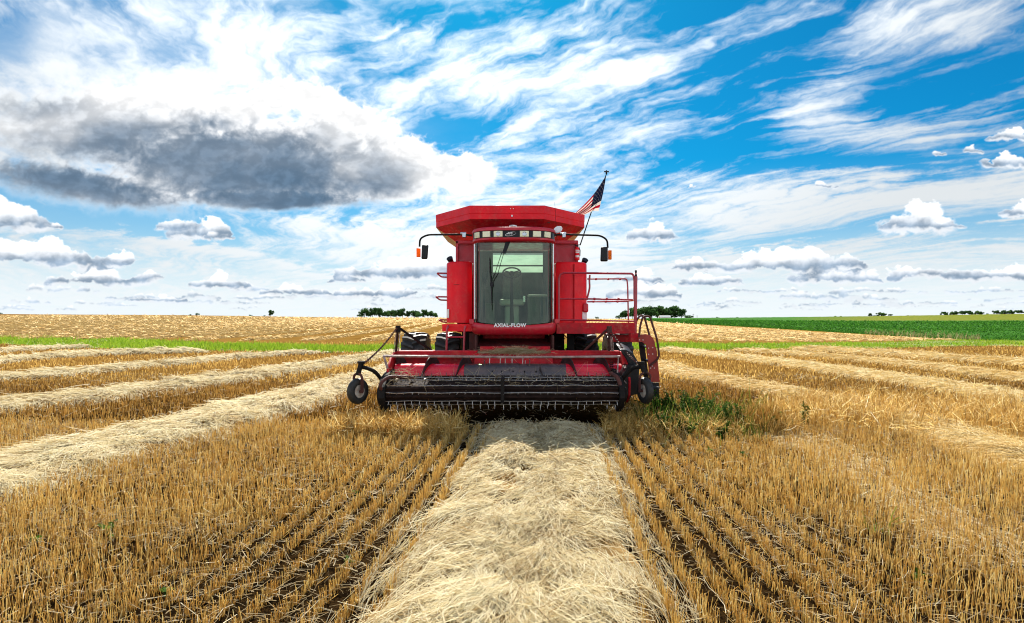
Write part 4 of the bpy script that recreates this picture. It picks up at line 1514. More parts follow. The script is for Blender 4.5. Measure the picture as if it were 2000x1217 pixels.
# ---- ground sheet
u = np.linspace(-1, 1, 261); v = np.linspace(0, 1, 341)
gx = np.sinh(u * 6.0) / np.sinh(6.0) * 3200
gy = -70 + (np.sinh(v * 6.4) / np.sinh(6.4)) * 3600
GX, GY = np.meshgrid(gx, gy)
GZ = terrain(GX, GY) + 0.018 * N5.fbm(GX * 2.3, GY * 2.3, 4) * np.exp(-np.abs(GY) / 60)
Vg = np.stack([GX, GY, GZ], -1).reshape(-1, 3)
w_ = len(gx)
ii, jj = np.meshgrid(np.arange(len(gy) - 1), np.arange(w_ - 1), indexing='ij')
q0 = (ii * w_ + jj).ravel()
Fg = np.stack([q0, q0 + 1, q0 + w_ + 1, q0 + w_], 1)


def field_mat():
    m = bpy.data.materials.new('stubble_soil'); m.use_nodes = True
    t = NT(m.node_tree)
    b = m.node_tree.nodes['Principled BSDF']
    b.inputs['Roughness'].default_value = 0.95; b.inputs['Specular IOR Level'].default_value = 0.0
    g = t.node('ShaderNodeNewGeometry')
    P = S(t, g.outputs['Position'])
    x, y, z = t.sep(P)
    cr = x * float(ROWN[0]) + y * float(ROWN[1])
    al = x * float(ROWD[0]) + y * float(ROWD[1])
    # near the camera: dark soil under chaff;  from afar the stalks close up into gold
    n1 = t.noise(P, 9.0, 6, 0.65)
    n2 = t.noise(P, 60.0, 3, 0.6)
    soil = t.mix(t.smooth(n1 * .6 + n2 * .4, .42, .62), (.006, .0036, .0018), (.034, .019, .007))
    n3 = t.noise(t.comb(cr * 1.0, al * 0.10, 0.0), 1.3, 6, 0.65)
    n4 = t.noise(P, 1.6, 6, 0.7)
    n5 = t.noise(P, 0.05, 3, 0.5)
    gold = t.mix(t.smooth(n3 * .5 + n4 * .5, .38, .64), (.125, .062, .012), (.22, .122, .030))
    gold = t.mix(t.smooth(n5, .4, .65, 0, .5), gold, (.23, .13, .035))
    gold = t.mix(t.smooth(x, 0.0, 40.0, 0, .75) * t.smooth(y, 48.0, 70.0), gold, t.mix(t.smooth(n3 * .5 + n4 * .5, .36, .62), (.24, .135, .030), (.38, .235, .065)))
    far = t.smooth(y, 9.0, 30.0)
    t.put(b.inputs['Base Color'], t.mix(far, soil, gold))
    bn = t.node('ShaderNodeBump'); bn.inputs['Strength'].default_value = .8; bn.inputs['Distance'].default_value = .06
    t.put(bn.inputs['Height'], t.noise(P, 7.0, 6, .7))
    m.node_tree.links.new(bn.outputs[0], b.inputs['Normal'])
    return m


B = Bulk(); B.add(Vg, Fg, 0.0)
gr = B.build('ground', field_mat())
tag(gr, kind='structure')

M['stub'] = straw_mat('stubble_stalk', [(0, (0.208, 0.102, 0.021)), (.3, (0.727, 0.463, 0.127)), (.6, (0.918, 0.716, 0.290)), (.85, (0.962, 0.840, 0.468)), (1, (0.993, 0.952, 0.692))], .45)
M['chaff'] = straw_mat('straw_litter', [(0, (0.218, 0.137, 0.055)), (.5, (0.565, 0.428, 0.228)), (1, (0.766, 0.674, 0.474))], .3)
M['straw'] = straw_mat('cut_straw', [(0, (0.234, 0.132, 0.046)), (.22, (0.605, 0.447, 0.216)), (.5, (0.858, 0.752, 0.497)), (1, (0.999, 0.942, 0.754))], .55)
M['straw_y'] = straw_mat('yellow_straw', [(0, (0.355, 0.199, 0.050)), (.35, (0.710, 0.478, 0.148)), (.7, (0.850, 0.656, 0.277)), (1, (0.908, 0.795, 0.493))], .4)
M['straw_far'] = straw_mat('distant_straw', [(0, (0.201, 0.101, 0.030)), (.4, (0.645, 0.406, 0.144)), (1, (1.138, 0.910, 0.507))], .5, rough=1.0, spec=0.0)
M['mound'] = straw_mat('straw_mat_below', [(0, (0.138, 0.081, 0.029)), (1, (0.414, 0.276, 0.115))], .05, patch=(3.0, (0.115, 0.063, 0.021), .8), rough=1.0, spec=0.0)  # mat coloured dark brown so gaps in the straw look shaded
M['mound_y'] = straw_mat('yellow_straw_mat', [(0, (0.288, 0.168, 0.048)), (1, (0.552, 0.372, 0.132))], .05, patch=(2.5, (0.240, 0.132, 0.036), .6), rough=1.0, spec=0.0)
M['mound_far'] = straw_mat('straw_heap', [(0, (.27, .18, .062)), (1, (.42, .30, .125))], .35, patch=(.9, (0.125, 0.061, 0.019), .45), rough=1.0, spec=0.0)

# ---- windrows: heaped lines of cut straw lying on the stubble
WR = []      # for keeping stubble out: (polyline, half width)


def poly_at(P, s):
    seg = np.linalg.norm(np.diff(P[:, :2], axis=0), axis=1); c = np.concatenate([[0], np.cumsum(seg)])
    return np.stack([np.interp(s, c, P[:, k]) for k in range(2)], 1), c[-1]


def windrow(label, pts, width, height, n, ln=.38, seed=0, mat='straw', flow=.6, tmin=.15, group='windrows of cut straw', heads=0, crease=0.0, bias=1.0, far=False, rscale=1.0, fluff=.3, name='windrow', tone0=.52, gap=0.0, wander=1.0, comb=.34, flat=2.6):
    P = np.asarray(pts, float)[:, :2]
    Q = np.array([list(v)[:2] for v in smooth_curve([(a, c, 0) for a, c in P], 8)])
    _, Lt = poly_at(Q, np.array([0.0]))
    nz_ = Noise2(100 + seed); r0 = np.random.default_rng(seed + 50)

    def frame(s):
        c, _ = poly_at(Q, s); c2, _ = poly_at(Q, np.minimum(s + .3, Lt)); c1, _ = poly_at(Q, np.maximum(s - .3, 0))
        d = c2 - c1; d /= np.linalg.norm(d, axis=1, keepdims=True) + 1e-9
        return c, d, np.stack([d[:, 1], -d[:, 0]], 1)

    def surf(s, t):
        """s along, t in -1..1 across -> point on the heap"""
        c, d, nn = frame(s)
        wob = .16 * nz_(s * .8 + 7, s * 0 + 1.3) + .10 * nz_(s * 2.3, s * 0 + 4)
        wv = 1 + .26 * nz_(s * .55, s * 0 + 9) + .24 * nz_(s * 1.9 + t * .6, s * 0 + 20) + .12 * nz_(s * 4.5 + t, s * 0 + 33)
        x = c + nn * ((t * wv + wob) * width / 2)[:, None]
        env = np.clip(1 - np.abs(t) ** flat, 0, 1) ** .6
        hh = height * env * (.76 + .50 * nz_(s * 1.1, t * 1.2 + 3) + .46 * nz_(s * 2.6, t * 2.5) + .20 * nz_(s * 6, t * 6))
        hh = hh * (1 - crease * np.exp(-(t / .16) ** 2) * (.6 + .8 * nz_(s * .7, s * 0)))
        ends = np.clip(np.minimum(s, Lt - s) / .5, 0, 1)
        hh = np.maximum(hh * ends, 0.0)
        return np.stack([x[:, 0], x[:, 1], terrain(x[:, 0], x[:, 1]) + hh], 1), d, nn, hh

    B = Bulk()
    step = .10 if not far else .8
    ns = max(8, int(Lt / step)); nt = 17 if not far else 9
    # stations closer together near the camera
    sg = np.linspace(0, 1, ns) ** (1.35 if not far else 1.0) * Lt
    tg = np.linspace(-1.04, 1.04, nt)
    SS, TT = np.meshgrid(sg, tg, indexing='ij')
    V, d, nn, hh = surf(SS.ravel(), TT.ravel())
    V[:, 2] += (-.045 if not far else 0) - .03 * (np.abs(TT.ravel()) > 1.0)
    ii, jj = np.meshgrid(np.arange(ns - 1), np.arange(nt - 1), indexing='ij')
    q0 = (ii * nt + jj).ravel()
    B.add(V, np.stack([q0, q0 + 1, q0 + nt + 1, q0 + nt], 1), np.clip(.5 + .5 * nz_(SS.ravel() * 2, TT.ravel() * 2), 0, 1), 0)
    # loose stalks on it
    s = r0.random(n) ** bias * Lt
    t = np.clip(r0.normal(0, .55, n), -1.12, 1.12)
    t = np.where(r0.random(n) < .5, r0.uniform(-1.06, 1.06, n), t)
    if gap:                      # thin places where the darker mat shows
        kp = r0.random(n) > gap * np.clip(2.4 * nz_(s * 1.5 + 70, t * 1.7) + 1.2 * nz_(s * 5 + 70, t * 5) + .1, 0, 1)
        s, t = s[kp], t[kp]; n = len(s)
    V, d, nn, hh = surf(s, np.clip(t, -1.0, 1.0))
    over_ = np.where(np.abs(t) > 1.0, (np.abs(t) - 1) * np.sign(t), 0)
    V[:, :2] += nn * (over_ * width)[:, None]
    ang = np.clip(t * 1.6, -1, 1) * flow + wander * (.9 * nz_(s * .9 + 31, t * 1.3) + .5 * nz_(s * 3.1, t * 3 + 11)) + r0.normal(0, comb, n)
    sgn = np.where(r0.random(n) < .80, -1.0, 1.0)
    dr = d * (np.cos(ang) * sgn)[:, None] + nn * np.sin(ang)[:, None]
    up_ = np.abs(r0.normal(.02, .16, n)) * np.where(r0.random(n) < fluff, 2.2, .7) - np.abs(t) ** 3 * .45
    D = np.stack([dr[:, 0], dr[:, 1], up_], 1)
    D /= np.linalg.norm(D, axis=1, keepdims=True)
    Ls = ln * r0.uniform(.45, 1.25, n)
    dist = np.maximum(V[:, 1], 3.0)
    rr = np.maximum(.0021, .00042 * dist) * r0.uniform(.75, 1.25, n) * rscale
    if far: Ls = np.maximum(Ls, .008 * dist) 
    bend = np.zeros((n, 3)); bend[:, :2] = nn * r0.normal(0, .18, n)[:, None]; bend[:, 2] = -np.abs(r0.normal(.16, .12, n))
    V = V - D * (Ls * .35)[:, None]
    V[:, 2] += .012 + r0.exponential(.016, n)
    lump = nz_(s * 1.7 + 50, t * 1.6)
    tone = np.clip(tmin + (1 - tmin) * np.clip(tone0 + .34 * lump + r0.normal(0, .27, n), 0, 1), 0, 1)
    Vb, Fb = blades(V, D, Ls, rr, bend, 2 if not far else 1, 3 if not far else 2)
    B.add(Vb, Fb, tone, 1)
    if heads:
        k = np.argsort(dist)[:heads * 2]; k = r0.permutation(k)[:heads]
        tip = V[k] + D[k] * Ls[k][:, None] + bend[k] * Ls[k][:, None]
        Dh = D[k] + bend[k] * 1.6; Dh /= np.linalg.norm(Dh, axis=1, keepdims=True)
        Vh, Fh = blades(tip, Dh, r0.uniform(.05, .085, heads), .0055, None, 3, 5, prof=[.35, 1, .85, .1])
        B.add(Vh, Fh, np.clip(r0.normal(.34, .16, heads), 0, 1), 1)
        na = 6
        kk = np.repeat(np.arange(heads), na)
        Da = Dh[kk] + r0.normal(0, .22, (len(kk), 3))
        Va, Fa = blades(tip[kk] + Dh[kk] * r0.uniform(.01, .06, (len(kk), 1)), Da, r0.uniform(.06, .12, len(kk)), .0009, None, 1, 2, prof=[1, .25])
        B.add(Va, Fa, np.clip(r0.normal(.75, .15, len(kk)), 0, 1), 1)
    c0 = surf(np.array([Lt * .3]), np.array([0.0]))[0][0]
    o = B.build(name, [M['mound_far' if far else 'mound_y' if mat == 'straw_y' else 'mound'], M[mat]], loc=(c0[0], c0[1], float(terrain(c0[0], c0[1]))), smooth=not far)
    tag(o, label, 'windrow', group)
    WR.append((Q, width / 2))
    return o


def gpts(*pp):
    a = np.array(pp, float)
    return ground_at(a[:, 0], a[:, 1])[:, :2]


windrow('broad pale windrow of bearded straw running from the camera to the header', [(-.12, 1.4), (.02, 4.0), (.15, 5.6), (.27, 7.4), (.40, 9.6), (.46, 11.3)], 1.74, .18, 66000, .36, 1, heads=5200, crease=.7, bias=1.25, flow=.46, tmin=.04, wander=.62, gap=1.15, tone0=.62, comb=.30, rscale=1.22, flat=4.5)
windrow('pale fluffy windrow passing next to the small wheel at the header\'s open end', [(-6.75, 4.6), (-6.3, 6.4), (-5.95, 8.6), (-5.5, 11.5), (-5.05, 14.5), (-4.6, 18), (-4.2, 24), (-3.6, 32), (-3.0, 38)], 1.80, .21, 70000, .42, 2, bias=1.7, heads=1500, tmin=.08, gap=1.0, tone0=.66, wander=.8, comb=.32, rscale=1.15)
windrow('second straw windrow out from the small wheel, with brown tangled lumps', np.concatenate([[(-13.6, 9.5)], gpts((0, 800), (300, 764), (500, 735), (700, 704), (790, 690))]), 1.6, .21, 34000, .50, 3, bias=1.3, tmin=.0, gap=1.0, tone0=.62, wander=1.2)
windrow('third straw windrow out from the small wheel, ending at the green grass strip', np.concatenate([[(-21, 15)], gpts((0, 742), (300, 716), (500, 697), (620, 690))]), 1.5, .19, 17000, .55, 4, bias=1.2, tmin=.0, gap=1.0, tone0=.62, wander=1.2)
windrow('short low windrow in front of the wide end of the grass strip', gpts((-160, 728), (0, 708), (200, 694), (400, 688)), 1.4, .26, 6500, .6, 5, tmin=.12, gap=.6, tone0=.68)
windrow('outermost low windrow just before the wide end of the grass strip', gpts((-200, 706), (0, 688), (110, 682), (180, 680)), 1.3, .22, 4500, .6, 6, tmin=.12, gap=.6, tone0=.68)
windrow('flat yellow straw row that begins beside the black header ladder', gpts((1294, 712), (1330, 729), (1420, 748), (1560, 775), (1690, 800), (1800, 835), (2010, 905), (2300, 990)), 1.15, .17, 36000, .40, 7, mat='straw_y', bias=.85, tmin=.25, fluff=.15, tone0=.66)
windrow('long bright straw row crossing the stubble behind the weeds', gpts((1300, 684), (1500, 708), (1700, 737), (1900, 770), (2040, 795), (2400, 862)), 1.3, .19, 40000, .42, 8, mat='straw_y', bias=.9, tmin=.35, fluff=.2, tone0=.78)
windrow('yellow straw row starting at the grass strip behind the long bright row', gpts((1440, 686), (1600, 698), (1800, 718), (2020, 746), (2300, 785)), 1.2, .18, 22000, .5, 9, mat='straw_y', bias=.9, fluff=.2, tone0=.68, tmin=.2)
windrow('wide clumped straw row lying along the camera side of the grass strip', gpts((1560, 683), (1700, 691), (1850, 702), (2050, 716), (2300, 735)), 2.0, .22, 20000, .6, 10, mat='straw_y', fluff=.3, tone0=.68, tmin=.2)
windrow('thin scattered straw trail winding through the stubble below the weeds', gpts((1500, 846), (1610, 880), (1720, 940), (1830, 1010), (2010, 1110)), .9, .012, 3000, .34, 11, mat='straw', fluff=.1, tmin=.2, gap=.8)

# windrows beyond the grass strip: parallel lines up the slope
ORD = ['', 'twenty-', 'thirty-']
ones = ['first', 'second', 'third', 'fourth', 'fifth', 'sixth', 'seventh', 'eighth', 'ninth']
ordn = ['first', 'second', 'third', 'fourth', 'fifth', 'sixth', 'seventh', 'eighth', 'ninth', 'tenth', 'eleventh', 'twelfth', 'thirteenth', 'fourteenth', 'fifteenth', 'sixteenth', 'seventeenth', 'eighteenth', 'nineteenth', 'twentieth'] + ['twenty-' + q for q in ones] + ['thirtieth'] + ['thirty-' + q for q in ones]
fl_ = [((690, 670), (870, 641)), ((672, 661), (868, 632)), ((640, 655), (850, 628)), ((600, 650), (820, 625.5))]
a0 = gpts((655, 663), (858, 628)); dl = a0[1] - a0[0]; dl /= np.linalg.norm(dl); nl = np.array([-dl[1], dl[0]])
base = gpts((735, 676))[0]
for k in range(38):
    off = -3.0 + 5.4 * k + 2.2 * max(0, k - 12)
    P = [base + nl * off + dl * t for t in np.linspace(0, 420, 15)]
    P = [p for p in P if p[1] > 52 + .05 * abs(p[0]) and p[1] < RIDGE - 12]
    p0 = P[0]
    t = (p0[1] - (56 + .06 * abs(p0[0]))) / max(dl[1], .2)
    P = [p0 - dl * t] + P
    if len(P) < 3: continue
    windrow(ordn[k] + ' straw row of the sloping field beyond the grass strip, counted from the combine outward', P, 1.5, .30, 3000 if k < 14 else 1300, .6, 30 + k, far=True, mat='straw_far', tmin=.0, group='straw rows on the far slope', rscale=1.0, fluff=.5, bias=1.5, gap=.7, tone0=.60)
b0 = gpts((1276, 629.5), (1887, 666)); dr_ = b0[0] - b0[1]; dr_ /= np.linalg.norm(dr_); nr_ = np.array([dr_[1], -dr_[0]])
if nr_[0] > 0: nr_ = -nr_
for k in range(12):
    off = 1.6 + 2.9 * k
    P = [b0[1] + nr_ * off + dr_ * t for t in np.linspace(-10, 260, 60)]
    P = [p for p in P if p[1] > 54 - .1 * abs(p[0] - 12)]
    if len(P) < 3: continue
    windrow(ordn[k] + ' yellow straw row between the soybean field and the grass strip, counted from the soybeans', P, 1.5, .16, 4200, .5, 60 + k, far=True, mat='straw_far', tmin=.1, group='straw rows beside the soybean field', rscale=.9, fluff=.2, bias=1.5, tone0=.6)


# ---- standing stubble
def wr_dist(x, y):
    """how far inside (negative) or outside the windrows a point is, in metres"""
    out = np.full(len(x), 9.0)
    for Q, hw in WR[:10]:
        if Q[:, 1].min() > 40: continue
        A, C = Q[:-1], Q[1:]
        for a_, c_ in zip(A[::2], np.concatenate([C[1::2], C[-1:]])[:len(A[::2])]):
            d = c_ - a_; L2 = (d ** 2).sum() + 1e-9
            t = np.clip(((x - a_[0]) * d[0] + (y - a_[1]) * d[1]) / L2, 0, 1)
            dd = np.hypot(x - a_[0] - d[0] * t, y - a_[1] - d[1] * t) - hw
            out = np.minimum(out, dd)
    return out


def in_view(x, y, m=3.6):
    return np.abs(x) < .82 * y + m


STRIP_UP = np.array([(-500, 640), (-200, 651), (0, 657), (120, 660), (230, 661), (330, 668), (500, 675), (640, 677), (735, 679), (1000, 679), (1285, 674), (1450, 673), (1600, 670), (1750, 669), (1850, 664), (2000, 661), (2500, 650)], float)
STRIP_LO = np.array([(-500, 655), (-200, 667), (0, 672), (100, 679), (300, 684), (500, 685.5), (640, 689), (735, 687), (1000, 687), (1285, 683), (1500, 684), (1600, 682), (1750, 680), (1900, 676), (2000, 677), (2500, 668)], float)


def in_strip(x, y):
    px = 1000 + F * x / y; py = HORY - F * (terrain(x, y) - CAMZ) / y
    return (py > np.interp(px, STRIP_UP[:, 0], STRIP_UP[:, 1])) & (py < np.interp(px, STRIP_LO[:, 0], STRIP_LO[:, 1]))


ST = Bulk()


def stubble(y0, y1, per_m2, hgt, r, row_sharp, seg=1, sides=3, tone=(.42, .2), clump=.5):
    area_x = .82 * y1 + 3.6
    n = int(per_m2 * (y1 - y0) * area_x * 2)
    x = rng.uniform(-area_x, area_x, n); y = rng.uniform(y0, y1, n)
    k = in_view(x, y); x, y = x[k], y[k]
    # pull into drill rows 0.19 m apart
    cr = x * ROWN[0] + y * ROWN[1]; al = x * ROWD[0] + y * ROWD[1]
    row = np.round(cr / .205)
    blur = row_sharp * (1 + .9 * sstep(np.abs(cr), 2.2, 5.0) + 1.1 * sstep(cr, 1.4, 3.2)) * (1 + .6 * np.clip(N5(cr * .5, al * .5) + .2, 0, 1))
    crn = row * .205 + rng.normal(0, 1, len(x)) * .020 * blur + .015 * N6(al * 1.2, row * 3.1)
    x = crn * ROWN[0] + al * ROWD[0]; y = crn * ROWN[1] + al * ROWD[1]
    # tufts and bare gaps along the rows
    dn = N6(al * 5.0, row * 1.7) * 1.1 + N5.fbm(x * .9, y * .9, 3) * 1.2
    k = (rng.random(len(x)) < np.clip(.80 + clump * dn, .06, 1)) & (wr_dist(x, y) > -.10) & (y > y0)
    k &= ~in_strip(x, y)
    k &= ~((y > 10.7) & (y < 16.5) & (x > -2.3) & (x < 2.5))  # no stalks under the header: bare dark soil deepens its shade
    x, y = x[k], y[k]
    n = len(x)
    big = N5.fbm(x * .35 + 5, y * .35, 3)
    h = hgt * rng.uniform(.5, 1.2, n) * (1 + .45 * big)
    D = np.stack([rng.normal(0, .13, n), rng.normal(0, .13, n), np.ones(n)], 1)
    lod = rng.random(n) < .10
    D[lod, :2] += rng.normal(0, .8, (lod.sum(), 2))
    P = np.stack([x, y, terrain(x, y) - .01], 1)
    rr = r * rng.uniform(.7, 1.25, n)
    V, Fq = blades(P, D, h, rr, None, seg, sides, prof=np.linspace(1, .8, seg + 1))
    tn = np.clip(rng.normal(tone[0], tone[1], n) + .10 * big, 0, 1)
    tv = np.repeat(tn, (seg + 1) * sides).reshape(n, seg + 1, sides)
    ST.add(V, Fq, np.clip(tv, 0, 1).ravel(), 0)


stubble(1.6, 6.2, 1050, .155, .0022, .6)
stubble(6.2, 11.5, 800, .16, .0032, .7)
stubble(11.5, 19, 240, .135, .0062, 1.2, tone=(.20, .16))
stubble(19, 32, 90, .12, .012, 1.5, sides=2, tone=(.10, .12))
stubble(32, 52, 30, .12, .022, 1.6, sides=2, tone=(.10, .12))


# chaff: bits of straw and leaf lying between the stalks
def litter(y0, y1, per_m2, r, ln):
    ax_ = .82 * y1 + 3.6
    n = int(per_m2 * (y1 - y0) * ax_ * 2)
    x = rng.uniform(-ax_, ax_, n); y = rng.uniform(y0, y1, n)
    k = in_view(x, y) & (wr_dist(x, y) > -.2) & (rng.random(n) < np.clip(.5 + .9 * N5.fbm(x * 1.1 + 9, y * 1.1, 3), .08, 1))
    x, y = x[k], y[k]; n = len(x)
    a_ = rng.uniform(0, 2 * PI, n)
    D = np.stack([np.cos(a_), np.sin(a_), rng.normal(.12, .3, n)], 1)
    P = np.stack([x, y, terrain(x, y) + rng.uniform(.004, .07, n)], 1)
    bd = rng.normal(0, .25, (n, 3)); bd[:, 2] -= .15
    V, Fq = blades(P, D, ln * rng.uniform(.4, 1.6, n), r * rng.uniform(.6, 1.6, n), bd, 2, 2)
    ST.add(V, Fq, np.clip(rng.normal(.5, .24, n), 0, 1), 1)


litter(1.6, 6.2, 620, .0022, .11)
litter(6.2, 11.5, 420, .0030, .12)
litter(11.5, 22, 35, .006, .16)
so_ = ST.build('stubble', [M['stub'], M['chaff']], smooth=False)
tag(so_, 'golden cut cereal stubble standing in drill rows over dark soil', 'stubble', kind='stuff')


# ---- taller uncut stalks: under the header and in a band on the right
def stalks(name, label, P, h, r, tone, lean=.15, mi='stub', seg=2):
    n = len(P)
    D = np.stack([rng.normal(0, lean, n), rng.normal(0, lean, n), np.ones(n)], 1)
    bd = rng.normal(0, .12, (n, 3))
    V, Fq = blades(P, D, h * rng.uniform(.55, 1.2, n), r * rng.uniform(.7, 1.3, n), bd, seg, 3)
    B = Bulk(); B.add(V, Fq, np.clip(rng.normal(tone, .16, n), 0, 1), 0)
    k = rng.random(n) < .45
    a_ = rng.uniform(0, 2 * PI, k.sum())
    D2 = np.stack([np.cos(a_), np.sin(a_), rng.normal(.4, .5, k.sum())], 1)
    V, Fq = blades(P[k] + np.array([0, 0, 1.0]) * (h * rng.uniform(.15, .8, k.sum()))[:, None], D2, h * .5, r * 1.3, rng.normal(0, .4, (k.sum(), 3)), 2, 2)
    B.add(V, Fq, np.clip(rng.normal(tone + .2, .2, k.sum()), 0, 1), 0)
    o = B.build(name, [M[mi]], smooth=False)
    tag(o, label, name.replace('_', ' '), kind='stuff')
    return o


n = 4200
cx_ = np.array([-2.75, -2.45, -2.2, -1.95, -1.7, -1.45, -1.2, -.95]); cw = np.array([.5, .7, 1.2, 1.0, 1.2, .8, .7, .6])
c_ = rng.choice(len(cx_), n, p=cw / cw.sum())
x = cx_[c_] + rng.normal(0, .07, n); y = 10.15 + rng.uniform(-.3, .55, n)
stalks('standing_stalks', 'tall orange stalks left standing under the header, glowing in the low sun', np.stack([x, y, terrain(x, y)], 1), .34, .0035, .30)
edge_ = gpts((1500, 850), (1620, 815), (1800, 815), (2000, 830), (2200, 850))
n = 9000
px_ = rng.uniform(1480, 2150, n); py_ = np.interp(px_, [1480, 1620, 1800, 2000, 2150], [822, 806, 815, 826, 838]) + rng.normal(0, 1, n) * np.interp(px_, [1480, 1800, 2150], [14, 18, 16])
P = ground_at(px_, py_)
stalks('tall_stubble', 'band of taller orange stubble along the yellow straw row behind the weeds', P, .34, .0042, .33, .2)
# ------------------------------------------------------------------ green things
M['grass'] = straw_mat('grass_blade', [(0, (0.074, 0.136, 0.011)), (.5, (0.184, 0.307, 0.017)), (1, (0.319, 0.376, 0.042))], .5, spec=.1)
M['grass_base'] = straw_mat('grass_turf', [(0, (0.058, 0.114, 0.012)), (1, (0.156, 0.247, 0.031))], .0, patch=(.55, (0.350, 0.239, 0.070), .8))
M['soy'] = straw_mat('soybean_leaf', [(0, (0.016, 0.073, 0.009)), (.5, (0.048, 0.172, 0.016)), (1, (0.128, 0.310, 0.033))], .3, rough=.9, spec=.08)
M['soy_top'] = straw_mat('soybean_canopy', [(0, (0.021, 0.086, 0.009)), (.5, (0.046, 0.148, 0.017)), (.8, (0.127, 0.155, 0.017)), (1, (0.172, 0.172, 0.017))], .0, rough=1.0, spec=.02, patch=(.8, (0.021, 0.082, 0.009), .6))
M['weed'] = straw_mat('weed_leaf', [(0, (0.013, 0.042, 0.005)), (.5, (0.051, 0.115, 0.013)), (1, (0.208, 0.260, 0.039))], .45, rough=.8, spec=.1)
M['tree'] = straw_mat('tree_leaf', [(0, (0.014, 0.048, 0.014)), (.5, (0.044, 0.111, 0.029)), (1, (0.108, 0.198, 0.048))], .35, rough=.9, spec=.1)
M['bark'] = principled('tree_bark', (.07, .05, .035), .9, var=.6, var_scale=3)


def leaves(P, size, tone, flat=.0):
    """diamond leaf cards scattered at P"""
    n = len(P)
    D = rng.normal(0, 1, (n, 3)); D[:, 2] = D[:, 2] * (1 - flat) + .15
    return blades(P - 0 * D, D, size * rng.uniform(.6, 1.4, n), size * .38, rng.normal(0, .3, (n, 3)) * np.array([1, 1, .6]), 2, 2, prof=[.25, 1, .1])


def sheet_between(up, lo, nx, ny, lift):
    """sheet of ground between two pixel curves"""
    up = np.array(up, float); lo = np.array(lo, float)
    xs = np.linspace(max(up[0, 0], lo[0, 0]), min(up[-1, 0], lo[-1, 0]), nx)
    yu = np.interp(xs, up[:, 0], up[:, 1]); yl = np.interp(xs, lo[:, 0], lo[:, 1])
    f = np.linspace(0, 1, ny)
    px = np.repeat(xs[None], ny, 0); 
    G0 = ground_at(xs, yl); G1 = ground_at(xs, yu)
    V = G0[None] * (1 - f[:, None, None]) + G1[None] * f[:, None, None]
    V[..., 2] = terrain(V[..., 0], V[..., 1]) + lift
    ii, jj = np.meshgrid(np.arange(ny - 1), np.arange(nx - 1), indexing='ij')
    q = (ii * nx + jj).ravel()
    return V, np.stack([q, q + 1, q + nx + 1, q + nx], 1)


# grass strip right across the field
up, lo = STRIP_UP, STRIP_LO
V, Fq = sheet_between(up, lo, 260, 14, .02)
V[..., 2] += .04 * N5.fbm(V[..., 0] * .5, V[..., 1] * .5, 3)
B = Bulk(); B.add(V.reshape(-1, 3), Fq, np.clip(.5 + .5 * N6.fbm(V[..., 0] * .3, V[..., 1] * .3, 3), 0, 1).ravel(), 0)
n = 90000
a_, c_ = rng.random(n) * 12.999, rng.random(n) * 258.99
i, j = a_.astype(int), c_.astype(int); fa, fc = (a_ - i)[:, None], (c_ - j)[:, None]
P = (V[i, j] * (1 - fa) + V[i + 1, j] * fa) * (1 - fc) + (V[i, j + 1] * (1 - fa) + V[i + 1, j + 1] * fa) * fc
P[:, 0] += rng.normal(0, .15, n); P[:, 1] += rng.normal(0, .8, n)
thin = N5.fbm(P[:, 0] * .22, P[:, 1] * .3, 3)
hgt = np.clip(.20 + .16 * thin - .10 * sstep(P[:, 0], 8, 30), .05, .5)
k = rng.random(n) < .8 + .7 * thin - .3 * sstep(P[:, 0], 5, 25)
P, hgt, thin = P[k], hgt[k], thin[k]; n = len(P)
D = np.stack([rng.normal(0, .35, n), rng.normal(0, .35, n), np.ones(n)], 1)
Vb, Fb = blades(P, D, hgt * rng.uniform(.5, 1.4, n), .026, rng.normal(0, .3, (n, 3)), 2, 2, prof=[1, .8, .1])
B.add(Vb, Fb, np.clip(rng.normal(.55, .2, n) + .2 * thin, 0, 1), 1)
o = B.build('grass_strip', [M['grass_base'], M['grass']], smooth=False)
tag(o, 'strip of bright green grass running across the whole field', 'grass', kind='stuff')

# soybean field on the right
lo = [(1262, 628.6), (1330, 631.5), (1500, 641), (1700, 653.5), (1800, 660), (1887, 665), (2000, 666), (2200, 667), (2700, 668)]
up = [(1262, 623.2), (1330, 623.0), (1500, 621.6), (1700, 619.4), (1800, 617.8), (1887, 616.4), (2000, 614.8), (2200, 613.4), (2700, 612)]
nx, ny = 420, 130
lo_a, up_a = np.array(lo), np.array(up)
xs = np.linspace(1262, 2700, nx)
yl = np.interp(xs, lo_a[:, 0], lo_a[:, 1]); yu = np.interp(xs, up_a[:, 0], up_a[:, 1])
G0 = ground_at(xs, yl); G1 = ground_at(xs, yu)
G1[:, 1] = np.maximum(G1[:, 1], RIDGE * .93)
G1[:, 0] = (xs - 1000) / F * G1[:, 1]
f = np.linspace(0, 1, ny) ** 2.2
V = G0[None] * (1 - f[:, None, None]) + G1[None] * f[:, None, None]
can = .62 + .16 * N5.fbm(V[..., 0] * .9, V[..., 1] * .9, 4) + .1 * N6.fbm(V[..., 0] * .15, V[..., 1] * .15, 2)
V[..., 2] = terrain(V[..., 0], V[..., 1]) + can * np.clip(f[:, None] * 60, 0, 1)
ii, jj = np.meshgrid(np.arange(ny - 1), np.arange(nx - 1), indexing='ij'); q = (ii * nx + jj).ravel()
tone = .38 + .35 * N6.fbm(V[..., 0] * .6, V[..., 1] * .6, 4)
band = sstep(V[..., 1], 175, 250) * sstep((V[..., 0] / V[..., 1]), .36, .60)
tone = tone * (1 - band * .85) + .95 * band
B = Bulk(); B.add(V.reshape(-1, 3), np.stack([q, q + 1, q + nx + 1, q + nx], 1), np.clip(tone, 0, 1).ravel(), 0)
n = 80000
